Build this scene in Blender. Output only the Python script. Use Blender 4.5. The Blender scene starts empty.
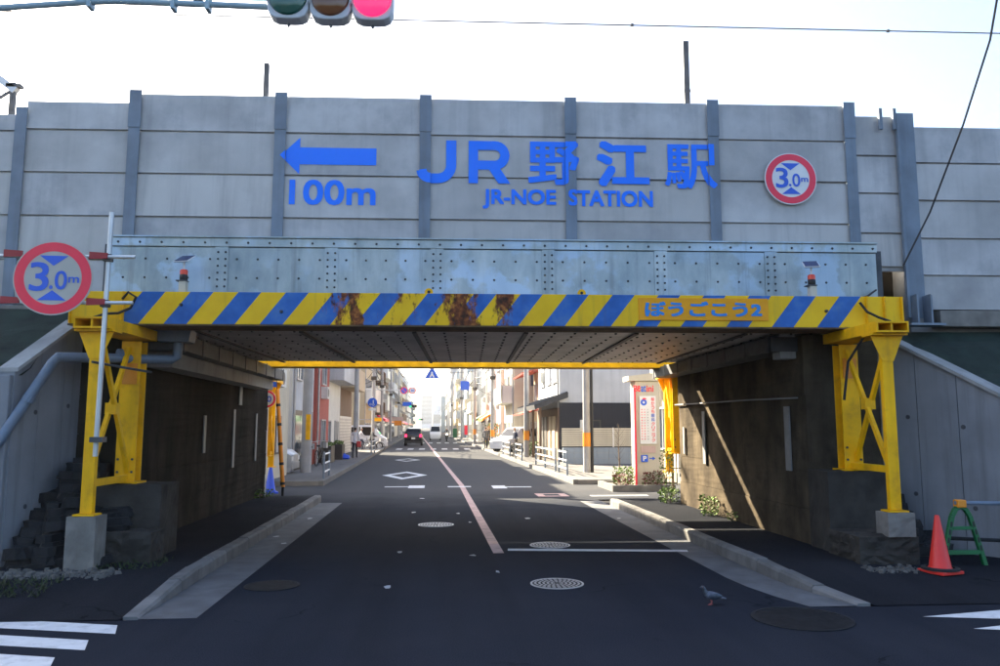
import bpy, bmesh, math, random
from mathutils import Vector, Matrix, Euler
random.seed(7)
SC = bpy.context.scene
COL = SC.collection
rad = math.radians

# ------------------------------------------------------------------ camera, sky, sun, exposure
CAM_H = 1.75
FPX = 778.0                                  # focal length in pixels of a 1000 px wide picture
PITCH = math.atan((427 - 333) / FPX)
YAW = 0.0788                                 # the street runs along +Y, the camera looks a little to its right
cam_d = bpy.data.cameras.new('camera')
cam = bpy.data.objects.new('camera', cam_d)
COL.objects.link(cam)
SC.camera = cam
cam_d.sensor_width = 36.0
cam_d.lens = 36.0 * FPX / 1000.0
cam_d.clip_start = 0.1
cam_d.clip_end = 5000
cam.location = (0, 0, CAM_H)
cam.rotation_euler = (math.pi / 2 + PITCH, 0, -YAW)

SUN_AZ = rad(40)                             # sun stands ahead, 40 degrees left of the street
SUN_EL = rad(31)
world = bpy.data.worlds.new('World')
SC.world = world
world.use_nodes = True
wn, wl = world.node_tree.nodes, world.node_tree.links
sky = wn.new('ShaderNodeTexSky')
sky.sky_type = 'NISHITA'
sky.sun_disc = False
sky.sun_elevation = SUN_EL
sky.sun_rotation = -SUN_AZ
sky.air_density = 1.0
sky.dust_density = 4.0
sky.ozone_density = 3.0
wn['Background'].inputs['Strength'].default_value = 0.07
wl.new(sky.outputs['Color'], wn['Background'].inputs['Color'])

sun_d = bpy.data.lights.new('sun', 'SUN')
sun_d.energy = 5.0
sun_d.angle = rad(0.5)
sun_d.color = (1.0, 0.87, 0.64)
sun = bpy.data.objects.new('sun', sun_d)
COL.objects.link(sun)
to_sun = Vector((-math.sin(SUN_AZ) * math.cos(SUN_EL), math.cos(SUN_AZ) * math.cos(SUN_EL), math.sin(SUN_EL)))
sun.rotation_euler = to_sun.to_track_quat('Z', 'Y').to_euler()
sun.location = to_sun * 60

SC.view_settings.view_transform = 'Standard'
SC.view_settings.look = 'None'
SC.view_settings.exposure = 2.85
SC.view_settings.gamma = 1.0
SC.view_settings.use_curve_mapping = False
SC.render.engine = 'CYCLES'
SC.cycles.max_bounces = 8
SC.cycles.diffuse_bounces = 4
SC.cycles.use_denoising = True


# ------------------------------------------------------------------ helpers
class MB:
    """collects faces; build() links them as one mesh object"""
    def __init__(s):
        s.v, s.f, s.m = [], [], []
        s.cur = 0

    def add(s, vs, fs):
        o = len(s.v)
        s.v += [tuple(v) for v in vs]
        s.f += [tuple(i + o for i in f) for f in fs]
        s.m += [s.cur] * len(fs)
        return s

    def box(s, x0, x1, y0, y1, z0, z1):
        return s.add([(x0, y0, z0), (x1, y0, z0), (x1, y1, z0), (x0, y1, z0), (x0, y0, z1), (x1, y0, z1), (x1, y1, z1), (x0, y1, z1)],
                     [(0, 3, 2, 1), (4, 5, 6, 7), (0, 1, 5, 4), (1, 2, 6, 5), (2, 3, 7, 6), (3, 0, 4, 7)])

    def quad(s, a, b, c, d):
        return s.add([a, b, c, d], [(0, 1, 2, 3)])

    def prism(s, poly, axis, a, b):
        """poly in the two other axes, extruded along axis from a to b"""
        n = len(poly)
        def P(p, t):
            return {'x': (t, p[0], p[1]), 'y': (p[0], t, p[1]), 'z': (p[0], p[1], t)}[axis]
        vs = [P(p, a) for p in poly] + [P(p, b) for p in poly]
        fs = [tuple(range(n))[::-1], tuple(range(n, 2 * n))] + [(i, (i + 1) % n, n + (i + 1) % n, n + i) for i in range(n)]
        return s.add(vs, fs)

    def bar(s, p0, p1, w, h, up=(0, 0, 1)):
        p0, p1 = Vector(p0), Vector(p1)
        d = (p1 - p0).normalized()
        u = Vector(up)
        if abs(d.dot(u)) > .95:
            u = Vector((0, 1, 0))
        r = d.cross(u).normalized()
        u = r.cross(d).normalized()
        vs = []
        for p in (p0, p1):
            for a, b in ((-1, -1), (1, -1), (1, 1), (-1, 1)):
                vs.append(p + r * a * w / 2 + u * b * h / 2)
        return s.add(vs, [(0, 1, 2, 3), (7, 6, 5, 4), (0, 4, 5, 1), (1, 5, 6, 2), (2, 6, 7, 3), (3, 7, 4, 0)])

    def cyl(s, p0, p1, r0, r1=None, n=12, cap=True):
        r1 = r0 if r1 is None else r1
        p0, p1 = Vector(p0), Vector(p1)
        d = (p1 - p0).normalized()
        a = d.orthogonal().normalized()
        b = d.cross(a)
        vs = []
        for p, r in ((p0, r0), (p1, r1)):
            for i in range(n):
                t = 2 * math.pi * i / n
                vs.append(p + a * r * math.cos(t) + b * r * math.sin(t))
        fs = [(i, (i + 1) % n, n + (i + 1) % n, n + i) for i in range(n)]
        if cap:
            fs += [tuple(range(n))[::-1], tuple(range(n, 2 * n))]
        return s.add(vs, fs)

    def tube(s, pts, r, n=8):
        pts = [Vector(p) for p in pts]
        vs, fs = [], []
        prev = None
        for i, p in enumerate(pts):
            d = (pts[min(i + 1, len(pts) - 1)] - pts[max(i - 1, 0)]).normalized()
            if prev is None:
                a = d.orthogonal().normalized()
            else:
                a = (prev - d * prev.dot(d)).normalized()
            prev = a
            b = d.cross(a)
            rr = r[i] if isinstance(r, (list, tuple)) else r
            for k in range(n):
                t = 2 * math.pi * k / n
                vs.append(p + a * rr * math.cos(t) + b * rr * math.sin(t))
        for i in range(len(pts) - 1):
            for k in range(n):
                fs.append((i * n + k, i * n + (k + 1) % n, (i + 1) * n + (k + 1) % n, (i + 1) * n + k))
        fs += [tuple(range(n))[::-1], tuple((len(pts) - 1) * n + k for k in range(n))]
        return s.add(vs, fs)

    def ball(s, c, rx, ry=None, rz=None, n=10, m=7):
        ry = rx if ry is None else ry
        rz = rx if rz is None else rz
        vs = [(c[0], c[1], c[2] - rz)]
        for j in range(1, m):
            a = -math.pi / 2 + math.pi * j / m
            for i in range(n):
                t = 2 * math.pi * i / n
                vs.append((c[0] + rx * math.cos(a) * math.cos(t), c[1] + ry * math.cos(a) * math.sin(t), c[2] + rz * math.sin(a)))
        vs.append((c[0], c[1], c[2] + rz))
        fs = [(0, 1 + (i + 1) % n, 1 + i) for i in range(n)]
        for j in range(m - 2):
            for i in range(n):
                a, b = 1 + j * n + i, 1 + j * n + (i + 1) % n
                fs.append((a, b, b + n, a + n))
        L = len(vs) - 1
        fs += [(1 + (m - 2) * n + i, 1 + (m - 2) * n + (i + 1) % n, L) for i in range(n)]
        return s.add(vs, fs)

    def disc(s, c, r, normal='y', n=32, r_in=0.0, sy=1.0):
        """flat disc or ring facing -y (normal y) or +z"""
        def P(rr, t):
            a, b = rr * math.cos(t), rr * math.sin(t) * sy
            return (c[0] + a, c[1], c[2] + b) if normal == 'y' else (c[0] + a, c[1] + b, c[2])
        ts = [2 * math.pi * i / n for i in range(n)]
        if r_in <= 0:
            return s.add([P(r, t) for t in ts], [tuple(range(n))])
        return s.add([P(r, t) for t in ts] + [P(r_in, t) for t in ts], [(i, (i + 1) % n, n + (i + 1) % n, n + i) for i in range(n)])

    def lathe(s, prof, c=(0, 0, 0), n=20):
        vs, fs = [], []
        for r, z in prof:
            for i in range(n):
                t = 2 * math.pi * i / n
                vs.append((c[0] + r * math.cos(t), c[1] + r * math.sin(t), c[2] + z))
        for j in range(len(prof) - 1):
            for i in range(n):
                fs.append((j * n + i, j * n + (i + 1) % n, (j + 1) * n + (i + 1) % n, (j + 1) * n + i))
        fs += [tuple(range(n))[::-1], tuple((len(prof) - 1) * n + i for i in range(n))]
        return s.add(vs, fs)

    def mesh(s, name, mats, smooth=False):
        me = bpy.data.meshes.new(name)
        me.from_pydata(s.v, [], s.f)
        for m in (mats if isinstance(mats, (list, tuple)) else [mats]):
            me.materials.append(m)
        for p, i in zip(me.polygons, s.m):
            p.material_index = i
        if smooth:
            for p in me.polygons:
                p.use_smooth = True
        me.update()
        return me

    def build(s, name, mats, parent=None, smooth=False, bevel=0, **kw):
        return link(name, s.mesh(name, mats, smooth), parent, bevel, smooth, **kw)


def link(name, me, parent=None, bevel=0, smooth=False, **kw):
    o = bpy.data.objects.new(name, me)
    COL.objects.link(o)
    o.parent = parent
    if bevel:
        m = o.modifiers.new('bevel', 'BEVEL')
        m.width = bevel
        m.segments = 2
        m.limit_method = 'ANGLE'
        m.harden_normals = False
    elif smooth:
        m = o.modifiers.new('split', 'EDGE_SPLIT')
        m.split_angle = rad(40)
    if kw:
        tag(o, **kw)
    return o


def tag(o, label=None, cat=None, group=None, kind=None):
    if label: o['label'] = label
    if cat: o['category'] = cat
    if group: o['group'] = group
    if kind: o['kind'] = kind
    return o


def thing(name, label=None, cat=None, loc=(0, 0, 0), rotz=0.0, group=None, kind=None):
    o = bpy.data.objects.new(name, None)
    o.empty_display_size = .2
    COL.objects.link(o)
    o.location = loc
    o.rotation_euler = (0, 0, rotz)
    return tag(o, label, cat, group, kind)


def copy_tree(o, parent=None, loc=None, rotz=None, label=None):
    c = o.copy()
    COL.objects.link(c)
    c.parent = parent
    if loc is not None: c.location = loc
    if rotz is not None: c.rotation_euler = (0, 0, rotz)
    if label: c['label'] = label
    for ch in list(o.children):
        copy_tree(ch, c)
    return c


def text_mesh(name, body, x0, x1, z0, z1, mat, y=0.0, bold=.02, cuts=None, mirror=False):
    """flat lettering facing -y that fills the box x0..x1, z0..z1"""
    c = bpy.data.curves.new('lettering', 'FONT')
    c.body = body
    c.resolution_u = 4
    t = bpy.data.objects.new('lettering', c)
    COL.objects.link(t)
    me0 = bpy.data.meshes.new_from_object(t.evaluated_get(bpy.context.evaluated_depsgraph_get()))
    bpy.data.objects.remove(t)
    bpy.data.curves.remove(c)
    # bold weight: the same outline shifted round a small circle, in layers a fraction of a millimetre apart
    v0 = [(v.co.x, v.co.y) for v in me0.vertices]
    f0 = [tuple(p.vertices) for p in me0.polygons]
    bpy.data.meshes.remove(me0)
    sh = [(0, 0)] + ([(bold * max(-1, min(1, 1.42 * math.cos(q * math.pi / 8))), bold * max(-1, min(1, 1.42 * math.sin(q * math.pi / 8)))) for q in range(16)] if bold > .004 else [])
    vs, fs = [], []
    for q, (dx, dz) in enumerate(sh):
        o_ = len(vs)
        vs += [(x + dx, y - .0002 * q, z + dz) for x, z in v0]
        fs += [tuple(i + o_ for i in f) for f in f0]
    me = bpy.data.meshes.new(name)
    me.from_pydata(vs, [], fs)
    xs = [v[0] for v in vs]
    ys = [v[2] for v in vs]
    sx, sy = (x1 - x0) / (max(xs) - min(xs)), (z1 - z0) / (max(ys) - min(ys))
    ax, ay = min(xs), min(ys)
    for v in me.vertices:
        v.co = Vector((x0 + (v.co.x - ax) * sx, v.co.y, z0 + (v.co.z - ay) * sy))
    if cuts:                                  # lettering painted over raised posts: step it forward there
        bm = bmesh.new()
        bm.from_mesh(me)
        for a, b, dy in cuts:
            for x in (a, b):
                bmesh.ops.bisect_plane(bm, geom=bm.verts[:] + bm.edges[:] + bm.faces[:], plane_co=(x, 0, 0), plane_no=(1, 0, 0))
            inside = [f for f in bm.faces if a < f.calc_center_median().x < b]
            if inside:
                bmesh.ops.split(bm, geom=inside)
                vs = {v for f in bm.faces if a < f.calc_center_median().x < b for v in f.verts}
                for v in vs:
                    v.co.y += dy
        bm.to_mesh(me)
        bm.free()
    me.materials.clear()
    me.materials.append(mat)
    for p in me.polygons:
        p.material_index = 0
    return me


# ------------------------------------------------------------------ materials
def new_mat(name):
    m = bpy.data.materials.new(name)
    m.use_nodes = True
    nt = m.node_tree
    return m, nt, nt.nodes['Principled BSDF']


def N(nt, kind, **kw):
    n = nt.nodes.new(kind)
    for k, v in kw.items():
        if k.startswith('i_'):
            n.inputs[k[2:].replace('_', ' ')].default_value = v
        else:
            setattr(n, k, v)
    return n


def math_n(nt, op, a, b=None, clamp=False):
    n = N(nt, 'ShaderNodeMath', operation=op, use_clamp=clamp)
    for i, x in enumerate((a, b)):
        if x is None: continue
        if isinstance(x, (int, float)): n.inputs[i].default_value = x
        else: nt.links.new(x, n.inputs[i])
    return n.outputs[0]


def coords(nt, scale=(1, 1, 1), obj=False):
    if obj:
        src = N(nt, 'ShaderNodeTexCoord').outputs['Object']
    else:
        src = N(nt, 'ShaderNodeNewGeometry').outputs['Position']
    mp = N(nt, 'ShaderNodeMapping')
    mp.inputs['Scale'].default_value = scale
    nt.links.new(src, mp.inputs['Vector'])
    return mp.outputs[0]


def noise(nt, scale, detail=4, vec=None, rough=.55):
    n = N(nt, 'ShaderNodeTexNoise', i_Scale=scale, i_Detail=detail, i_Roughness=rough)
    nt.links.new(vec if vec is not None else coords(nt), n.inputs['Vector'])
    return n.outputs['Fac']


def ramp(nt, fac, stops):
    r = N(nt, 'ShaderNodeValToRGB')
    el = r.color_ramp.elements
    while len(el) < len(stops): el.new(.5)
    for e, (p, c) in zip(el, stops):
        e.position = p
        e.color = (*c, 1) if len(c) == 3 else c
    nt.links.new(fac, r.inputs[0])
    return r.outputs[0]


def mix(nt, fac, a, b, mode='MIX'):
    n = N(nt, 'ShaderNodeMix', data_type='RGBA', blend_type=mode)
    for sock, x in ((n.inputs[0], fac), (n.inputs[6], a), (n.inputs[7], b)):
        if isinstance(x, (int, float)): sock.default_value = x
        elif isinstance(x, tuple): sock.default_value = (*x, 1)
        else: nt.links.new(x, sock)
    return n.outputs[2]


def bump(nt, bsdf, h, strength=.3, dist=.01):
    b = N(nt, 'ShaderNodeBump', i_Strength=strength, i_Distance=dist)
    nt.links.new(h, b.inputs['Height'])
    nt.links.new(b.outputs[0], bsdf.inputs['Normal'])


def mat(name, col, rough=.6, metal=0.0, var=.12, scale=3.0, bmp=0.0, bscale=40.0, streak=0.0, streak_col=(.05, .045, .04), spec=.5,
        sscale=(5.5, .35), streak_lo=.5, streak_hi=.72, grime=0.0, gcol=(.03, .028, .025), gscale=1.3, tint=0.0):
    """paint or stone: colour with soft unevenness, optional rain streaks, grime blotches and fine relief"""
    m, nt, b = new_mat(name)
    b.inputs['Roughness'].default_value = rough
    b.inputs['Metallic'].default_value = metal
    b.inputs['Specular IOR Level'].default_value = spec
    c = tuple(col)
    lo = tuple(x * (1 - var) for x in c)
    hi = tuple(min(1, x * (1 + var)) for x in c)
    out = ramp(nt, noise(nt, scale, 5), [(.3, lo), (.7, hi)])
    if streak:
        f = noise(nt, 1.0, 6, coords(nt, (sscale[0], sscale[0], sscale[1])), .6)
        f = ramp(nt, f, [(streak_lo, (0, 0, 0)), (streak_hi, (1, 1, 1))])
        out = mix(nt, math_n(nt, 'MULTIPLY', f, streak), out, streak_col)
    if grime:
        f = ramp(nt, noise(nt, gscale, 8, None, .65), [(.5, (0, 0, 0)), (.68, (1, 1, 1))])
        out = mix(nt, math_n(nt, 'MULTIPLY', f, grime), out, gcol)
    if tint:
        oi = N(nt, 'ShaderNodeObjectInfo')
        out = mix(nt, 1.0, out, ramp(nt, oi.outputs['Random'], [(0, (1 - tint, 1 - tint, 1 - tint)), (1, (1, 1, 1))]), 'MULTIPLY')
    nt.links.new(out, b.inputs['Base Color'])
    if bmp:
        bump(nt, b, noise(nt, bscale, 5, None, .65), bmp)
    return m


def emit_mat(name, col, strength, base=(.02, .02, .02)):
    m, nt, b = new_mat(name)
    b.inputs['Base Color'].default_value = (*base, 1)
    b.inputs['Emission Color'].default_value = (*col, 1)
    b.inputs['Emission Strength'].default_value = strength
    b.inputs['Roughness'].default_value = .2
    return m


def glass_mat(name, col=(.03, .04, .05), rough=.08):
    m, nt, b = new_mat(name)
    b.inputs['Base Color'].default_value = (*col, 1)
    b.inputs['Roughness'].default_value = rough
    b.inputs['Specular IOR Level'].default_value = .8
    return m


M = {}
M['concrete_panel'] = mat('concrete_panel', (.49, .475, .46), .85, var=.2, scale=1.1, bmp=.15, bscale=60, streak=.2, streak_col=(.22, .22, .225), grime=.3, gcol=(.2, .2, .22), gscale=.9, tint=.12)
M['concrete_panel_b'] = mat('concrete_panel_b', (.5, .49, .485), .85, var=.2, scale=1.4, bmp=.12, bscale=60, streak=.3, streak_col=(.19, .19, .2), grime=.45, gcol=(.24, .25, .27), gscale=1.6, tint=.12)
M['concrete_panel_c'] = mat('concrete_panel_c', (.52, .5, .475), .85, var=.12, scale=.8, bmp=.12, bscale=60, streak=.4, streak_col=(.22, .21, .21), grime=.3, gcol=(.22, .2, .18), gscale=.7, tint=.12)
M['post_steel'] = mat('post_steel', (.17, .21, .26), .6, var=.2, scale=2.5, streak=.35, streak_col=(.1, .1, .11))
M['concrete'] = mat('concrete', (.3, .3, .295), .9, var=.2, scale=1.6, bmp=.25, bscale=30, streak=.35, streak_col=(.12, .115, .11), grime=.25, gcol=(.1, .095, .09))
M['wing_concrete'] = mat('wing_concrete', (.2, .21, .23), .85, var=.16, scale=1.4, bmp=.15, bscale=30, streak=.6, streak_col=(.11, .11, .12), grime=.15, gcol=(.12, .12, .13))
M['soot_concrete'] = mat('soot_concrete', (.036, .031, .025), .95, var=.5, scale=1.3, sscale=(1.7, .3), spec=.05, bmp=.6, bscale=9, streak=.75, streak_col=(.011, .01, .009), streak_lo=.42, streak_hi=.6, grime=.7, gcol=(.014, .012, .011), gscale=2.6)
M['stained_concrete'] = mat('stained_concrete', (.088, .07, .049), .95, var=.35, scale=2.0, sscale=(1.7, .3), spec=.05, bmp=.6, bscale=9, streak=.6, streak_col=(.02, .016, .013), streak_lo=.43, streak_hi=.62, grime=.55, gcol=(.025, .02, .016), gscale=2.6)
M['footing'] = mat('footing', (.05, .045, .04), .95, spec=.1, var=.3, scale=3.5, bmp=.5, bscale=18, streak=.5, streak_col=(.05, .045, .04), grime=.4, gcol=(.06, .055, .05), gscale=2.5)
M['footing_pale'] = mat('footing_pale', (.19, .175, .155), .95, var=.25, scale=5, bmp=.4, bscale=25, streak=.5, streak_col=(.12, .1, .09), grime=.3, gcol=(.12, .11, .1), gscale=4)
M['black_stone'] = mat('black_stone', (.013, .013, .015), .85, var=.5, scale=6, bmp=.6, bscale=25, tint=.4)
M['kerb'] = mat('kerb', (.165, .16, .155), .9, var=.25, scale=4, bmp=.3, bscale=40, grime=.45, gcol=(.1, .095, .09), gscale=3.5, tint=.3)
M['gutter'] = mat('gutter', (.1, .104, .112), .9, var=.25, scale=3, bmp=.25, bscale=50, grime=.5, gcol=(.06, .06, .06), gscale=2)
M['netting'] = mat('netting', (.012, .024, .018), .95, var=.5, scale=3, bmp=.8, bscale=60)
M['soffit'] = mat('soffit', (.42, .4, .38), .5, metal=.15, var=.25, scale=1.5, streak=0, grime=.5, gcol=(.17, .14, .12), gscale=2.2)
M['dark_steel'] = mat('dark_steel', (.07, .075, .085), .6, metal=.3, var=.3, scale=5)
M['bolt'] = mat('bolt', (.06, .06, .065), .6, metal=.4, var=.3)
M['pipe'] = mat('pipe', (.13, .17, .23), .45, var=.15, scale=4, streak=.2)
M['galv_pole'] = mat('galv_pole', (.5, .52, .54), .4, metal=.6, var=.12)
M['white_sign'] = mat('white_sign', (.72, .72, .72), .5, var=.05)
M['sign_red'] = mat('sign_red', (.85, .018, .06), .4, var=.06)
M['sign_blue'] = mat('sign_blue', (.015, .1, .62), .4, var=.08)
M['letter_blue'] = mat('letter_blue', (.004, .19, 1.0), .6, var=.05, scale=1.0)
M['black'] = mat('black', (.012, .012, .014), .6, var=.2)
M['rubber'] = mat('rubber', (.015, .015, .017), .8, var=.2)
M['white_paint'] = mat('white_paint', (.62, .63, .64), .8, var=.08, scale=6, grime=.35, gcol=(.2, .2, .21), gscale=9)
M['worn_white'] = mat('worn_white', (.42, .43, .44), .8, var=.15, scale=6, grime=.6, gcol=(.12, .12, .13), gscale=12)
M['pink_line'] = mat('pink_line', (.5, .33, .3), .8, var=.2, scale=3, grime=.5, gcol=(.12, .1, .1), gscale=8)
M['yellow'] = mat('yellow', (.88, .46, .004), .5, spec=.2, var=.12, scale=2.5, streak=.35, streak_col=(.4, .19, .01), grime=.4, gcol=(.33, .13, .02), gscale=3.5)
M['plate_orange'] = mat('plate_orange', (.82, .34, .01), .5, var=.1, spec=.2)
M['orange'] = mat('orange', (.72, .25, .012), .5, var=.08)
M['cyan_blue'] = mat('cyan_blue', (.01, .22, .6), .5, var=.08)
M['red_plastic'] = mat('red_plastic', (.72, .03, .02), .45, var=.1, streak=.25, streak_col=(.3, .02, .015))
M['green_plastic'] = mat('green_plastic', (.01, .13, .04), .45, var=.15)
M['blue_plastic'] = mat('blue_plastic', (.01, .07, .6), .45, var=.1)
M['iron'] = mat('iron', (.022, .023, .026), .7, metal=.0, spec=.1, var=.25, scale=12)
M['iron_pale'] = mat('iron_pale', (.42, .41, .41), .5, metal=.3, var=.2, scale=14)
M['signal_body'] = mat('signal_body', (.6, .63, .66), .5, var=.08, grime=.25, gcol=(.3, .3, .32), gscale=6)
M['signal_arm'] = mat('signal_arm', (.3, .42, .48), .5, var=.1)
M['lens_green'] = glass_mat('lens_green', (.004, .09, .07), .15)
M['lens_amber'] = glass_mat('lens_amber', (.16, .05, .01), .15)
M['lens_red'] = emit_mat('lens_red', (1.0, .02, .13), .26)
M['beacon_red'] = mat('beacon_red', (.8, .06, .02), .3, var=.05)
M['solar'] = glass_mat('solar', (.012, .03, .12), .15)
M['beige_box'] = mat('beige_box', (.55, .5, .4), .6, var=.08)
M['glass'] = glass_mat('glass')
M['car_glass'] = glass_mat('car_glass', (.012, .014, .017), .05)
M['car_glass'].node_tree.nodes['Principled BSDF'].inputs['Specular IOR Level'].default_value = .25
M['glass_blue'] = glass_mat('glass_blue', (.08, .11, .15), .1)
M['grass'] = mat('grass', (.022, .035, .01), .8, var=.4, scale=8)
M['weed'] = mat('weed', (.11, .2, .02), .7, var=.35, scale=8)
M['shrub'] = mat('shrub', (.09, .14, .025), .7, var=.4, scale=8)
M['shrub_red'] = mat('shrub_red', (.14, .03, .03), .7, var=.4, scale=8)
M['bark'] = mat('bark', (.09, .07, .055), .9, var=.3, scale=6)
M['pole_concrete'] = mat('pole_concrete', (.3, .3, .31), .85, var=.15, scale=2, streak=.3, streak_col=(.15, .14, .14))
M['wire'] = mat('wire', (.02, .02, .022), .6, var=.1)


def asphalt(name, base, pale, sunlit_tone=None):
    m, nt, b = new_mat(name)
    b.inputs['Roughness'].default_value = .82
    b.inputs['Specular IOR Level'].default_value = .01
    fine = ramp(nt, noise(nt, 90, 3, None, .7), [(.35, tuple(x * .6 for x in base)), (.65, tuple(x * 1.45 for x in base))])
    patch = ramp(nt, noise(nt, .35, 6, None, .6), [(.4, (0, 0, 0)), (.68, (1, 1, 1))])
    col = mix(nt, math_n(nt, 'MULTIPLY', patch, .55), fine, pale)
    tracks = ramp(nt, noise(nt, 1.0, 5, coords(nt, (1.6, .08, 1)), .55), [(.45, (0, 0, 0)), (.7, (1, 1, 1))])
    col = mix(nt, math_n(nt, 'MULTIPLY', tracks, .4), col, tuple(x * .55 for x in base))
    vor = N(nt, 'ShaderNodeTexVoronoi', feature='DISTANCE_TO_EDGE', i_Scale=.45)
    wob = N(nt, 'ShaderNodeTexNoise', i_Scale=1.5, i_Detail=5.0)
    nt.links.new(coords(nt), wob.inputs['Vector'])
    vm = N(nt, 'ShaderNodeVectorMath', operation='ADD')
    nt.links.new(coords(nt), vm.inputs[0]); nt.links.new(wob.outputs['Color'], vm.inputs[1])
    nt.links.new(vm.outputs[0], vor.inputs['Vector'])
    crack = ramp(nt, vor.outputs['Distance'], [(.003, (1, 1, 1)), (.008, (0, 0, 0))])
    where = ramp(nt, noise(nt, .5, 3), [(.52, (0, 0, 0)), (.6, (1, 1, 1))])
    col = mix(nt, math_n(nt, 'MULTIPLY', math_n(nt, 'MULTIPLY', crack, where), .7), col, (.006, .006, .007))
    if sunlit_tone:                                  # paler beyond the bridge: sunlit brightness put into the colour
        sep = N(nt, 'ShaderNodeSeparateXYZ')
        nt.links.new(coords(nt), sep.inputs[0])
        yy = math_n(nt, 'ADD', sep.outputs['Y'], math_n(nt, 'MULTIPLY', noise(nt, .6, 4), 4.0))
        col = mix(nt, math_n(nt, 'DIVIDE', math_n(nt, 'SUBTRACT', yy, 19.0), 5.0, clamp=True), col, mix(nt, .5, col, sunlit_tone))
    nt.links.new(col, b.inputs['Base Color'])
    bump(nt, b, noise(nt, 120, 3, None, .7), .5, .006)
    return m


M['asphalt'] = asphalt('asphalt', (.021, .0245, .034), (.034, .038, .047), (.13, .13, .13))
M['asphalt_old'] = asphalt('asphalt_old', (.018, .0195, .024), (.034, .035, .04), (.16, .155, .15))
M['pavement'] = asphalt('pavement', (.16, .155, .15), (.22, .21, .2))


def galv(name):
    """galvanised plate with chalky patches"""
    m, nt, b = new_mat(name)
    b.inputs['Metallic'].default_value = .45
    b.inputs['Roughness'].default_value = .5
    base = ramp(nt, noise(nt, 2.0, 6, coords(nt, (1.5, 1.5, .7)), .6), [(.3, (.27, .33, .35)), (.7, (.52, .57, .57))])
    chalk = ramp(nt, noise(nt, 1.7, 7, None, .6), [(.48, (0, 0, 0)), (.54, (1, 1, 1))])
    edge = ramp(nt, noise(nt, .8, 3, None, .5), [(.4, (0, 0, 0)), (.52, (1, 1, 1))])
    base = mix(nt, math_n(nt, 'MULTIPLY', math_n(nt, 'MULTIPLY', chalk, edge), .6), base, (.5, .64, .8))
    st = ramp(nt, noise(nt, 1.0, 6, coords(nt, (9, 9, .5)), .6), [(.56, (0, 0, 0)), (.72, (1, 1, 1))])
    base = mix(nt, math_n(nt, 'MULTIPLY', st, .45), base, (.17, .19, .19))
    rust = ramp(nt, noise(nt, 5.0, 8, coords(nt, (1, 1, .5)), .7), [(.68, (0, 0, 0)), (.74, (1, 1, 1))])
    base = mix(nt, math_n(nt, 'MULTIPLY', rust, .5), base, (.16, .11, .07))
    oi = N(nt, 'ShaderNodeObjectInfo')
    tint = ramp(nt, oi.outputs['Random'], [(0, (.74, .76, .78)), (1, (1, 1, 1))])
    base = mix(nt, 1.0, base, tint, 'MULTIPLY')
    nt.links.new(base, b.inputs['Base Color'])
    bump(nt, b, noise(nt, 30, 4), .1)
    return m


M['galv'] = galv('galv')


def stripes():
    """yellow and blue slanted warning stripes with rust where lorries struck the beam; object coordinates are metres along the beam"""
    m, nt, b = new_mat('warning_stripes')
    b.inputs['Specular IOR Level'].default_value = .2
    b.inputs['Roughness'].default_value = .5
    sep = N(nt, 'ShaderNodeSeparateXYZ')
    nt.links.new(N(nt, 'ShaderNodeTexCoord').outputs['Object'], sep.inputs[0])
    x, z = sep.outputs['X'], sep.outputs['Z']
    sh = math_n(nt, 'MULTIPLY', math_n(nt, 'SUBTRACT', z, 3.05), .776)
    ph = math_n(nt, 'SUBTRACT', x, sh)
    fr = math_n(nt, 'FRACT', math_n(nt, 'DIVIDE', math_n(nt, 'ADD', ph, 3.80 + 6.05), .605))
    blue = math_n(nt, 'GREATER_THAN', fr, .52)
    blue = math_n(nt, 'MULTIPLY', blue, math_n(nt, 'GREATER_THAN', x, -3.98))
    blue = math_n(nt, 'MULTIPLY', blue, math_n(nt, 'LESS_THAN', ph, 5.3))
    yel = ramp(nt, noise(nt, 3, 5), [(.3, (.78, .44, .008)), (.7, (.9, .55, .012))])
    blu = ramp(nt, noise(nt, 5, 6), [(.3, (.02, .1, .34)), (.55, (.035, .14, .44)), (.75, (.09, .2, .42))])
    col = mix(nt, blue, yel, blu)
    # rust: strongest where the beam has been struck
    def win(c, w):
        d = math_n(nt, 'ABSOLUTE', math_n(nt, 'SUBTRACT', x, c))
        return math_n(nt, 'SUBTRACT', 1.0, math_n(nt, 'DIVIDE', d, w), clamp=True)
    w = math_n(nt, 'MULTIPLY', win(-1.1, .5), 1.0)
    for c, ww, a in ((.3, .48, 1.28), (.85, .28, 1.2), (-.35, .6, .72), (-2.1, .8, .18), (3.4, 2.2, .1)):
        w = math_n(nt, 'MAXIMUM', w, math_n(nt, 'MULTIPLY', win(c, ww), a))
    low = math_n(nt, 'MULTIPLY', math_n(nt, 'SUBTRACT', 3.09, z), 14.0, clamp=True)
    w = math_n(nt, 'MAXIMUM', w, math_n(nt, 'MULTIPLY', low, .42))
    n1 = noise(nt, 1.0, 8, coords(nt, (7, 7, 3.2)), .68)
    amt = math_n(nt, 'MULTIPLY', math_n(nt, 'ADD', math_n(nt, 'SUBTRACT', n1, .74), math_n(nt, 'MULTIPLY', w, .36)), 12.0, clamp=True)
    rc = ramp(nt, noise(nt, 14, 6), [(.35, (.04, .014, .006)), (.52, (.17, .045, .012)), (.66, (.38, .13, .025))])
    col = mix(nt, amt, col, rc)
    grime = math_n(nt, 'MULTIPLY', ramp(nt, noise(nt, 1.0, 6, coords(nt, (9, 9, 1)), .6), [(.55, (0, 0, 0)), (.75, (1, 1, 1))]), .3)
    col = mix(nt, grime, col, (.08, .07, .06))
    nt.links.new(col, b.inputs['Base Color'])
    return m


M['stripes'] = stripes()


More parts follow.
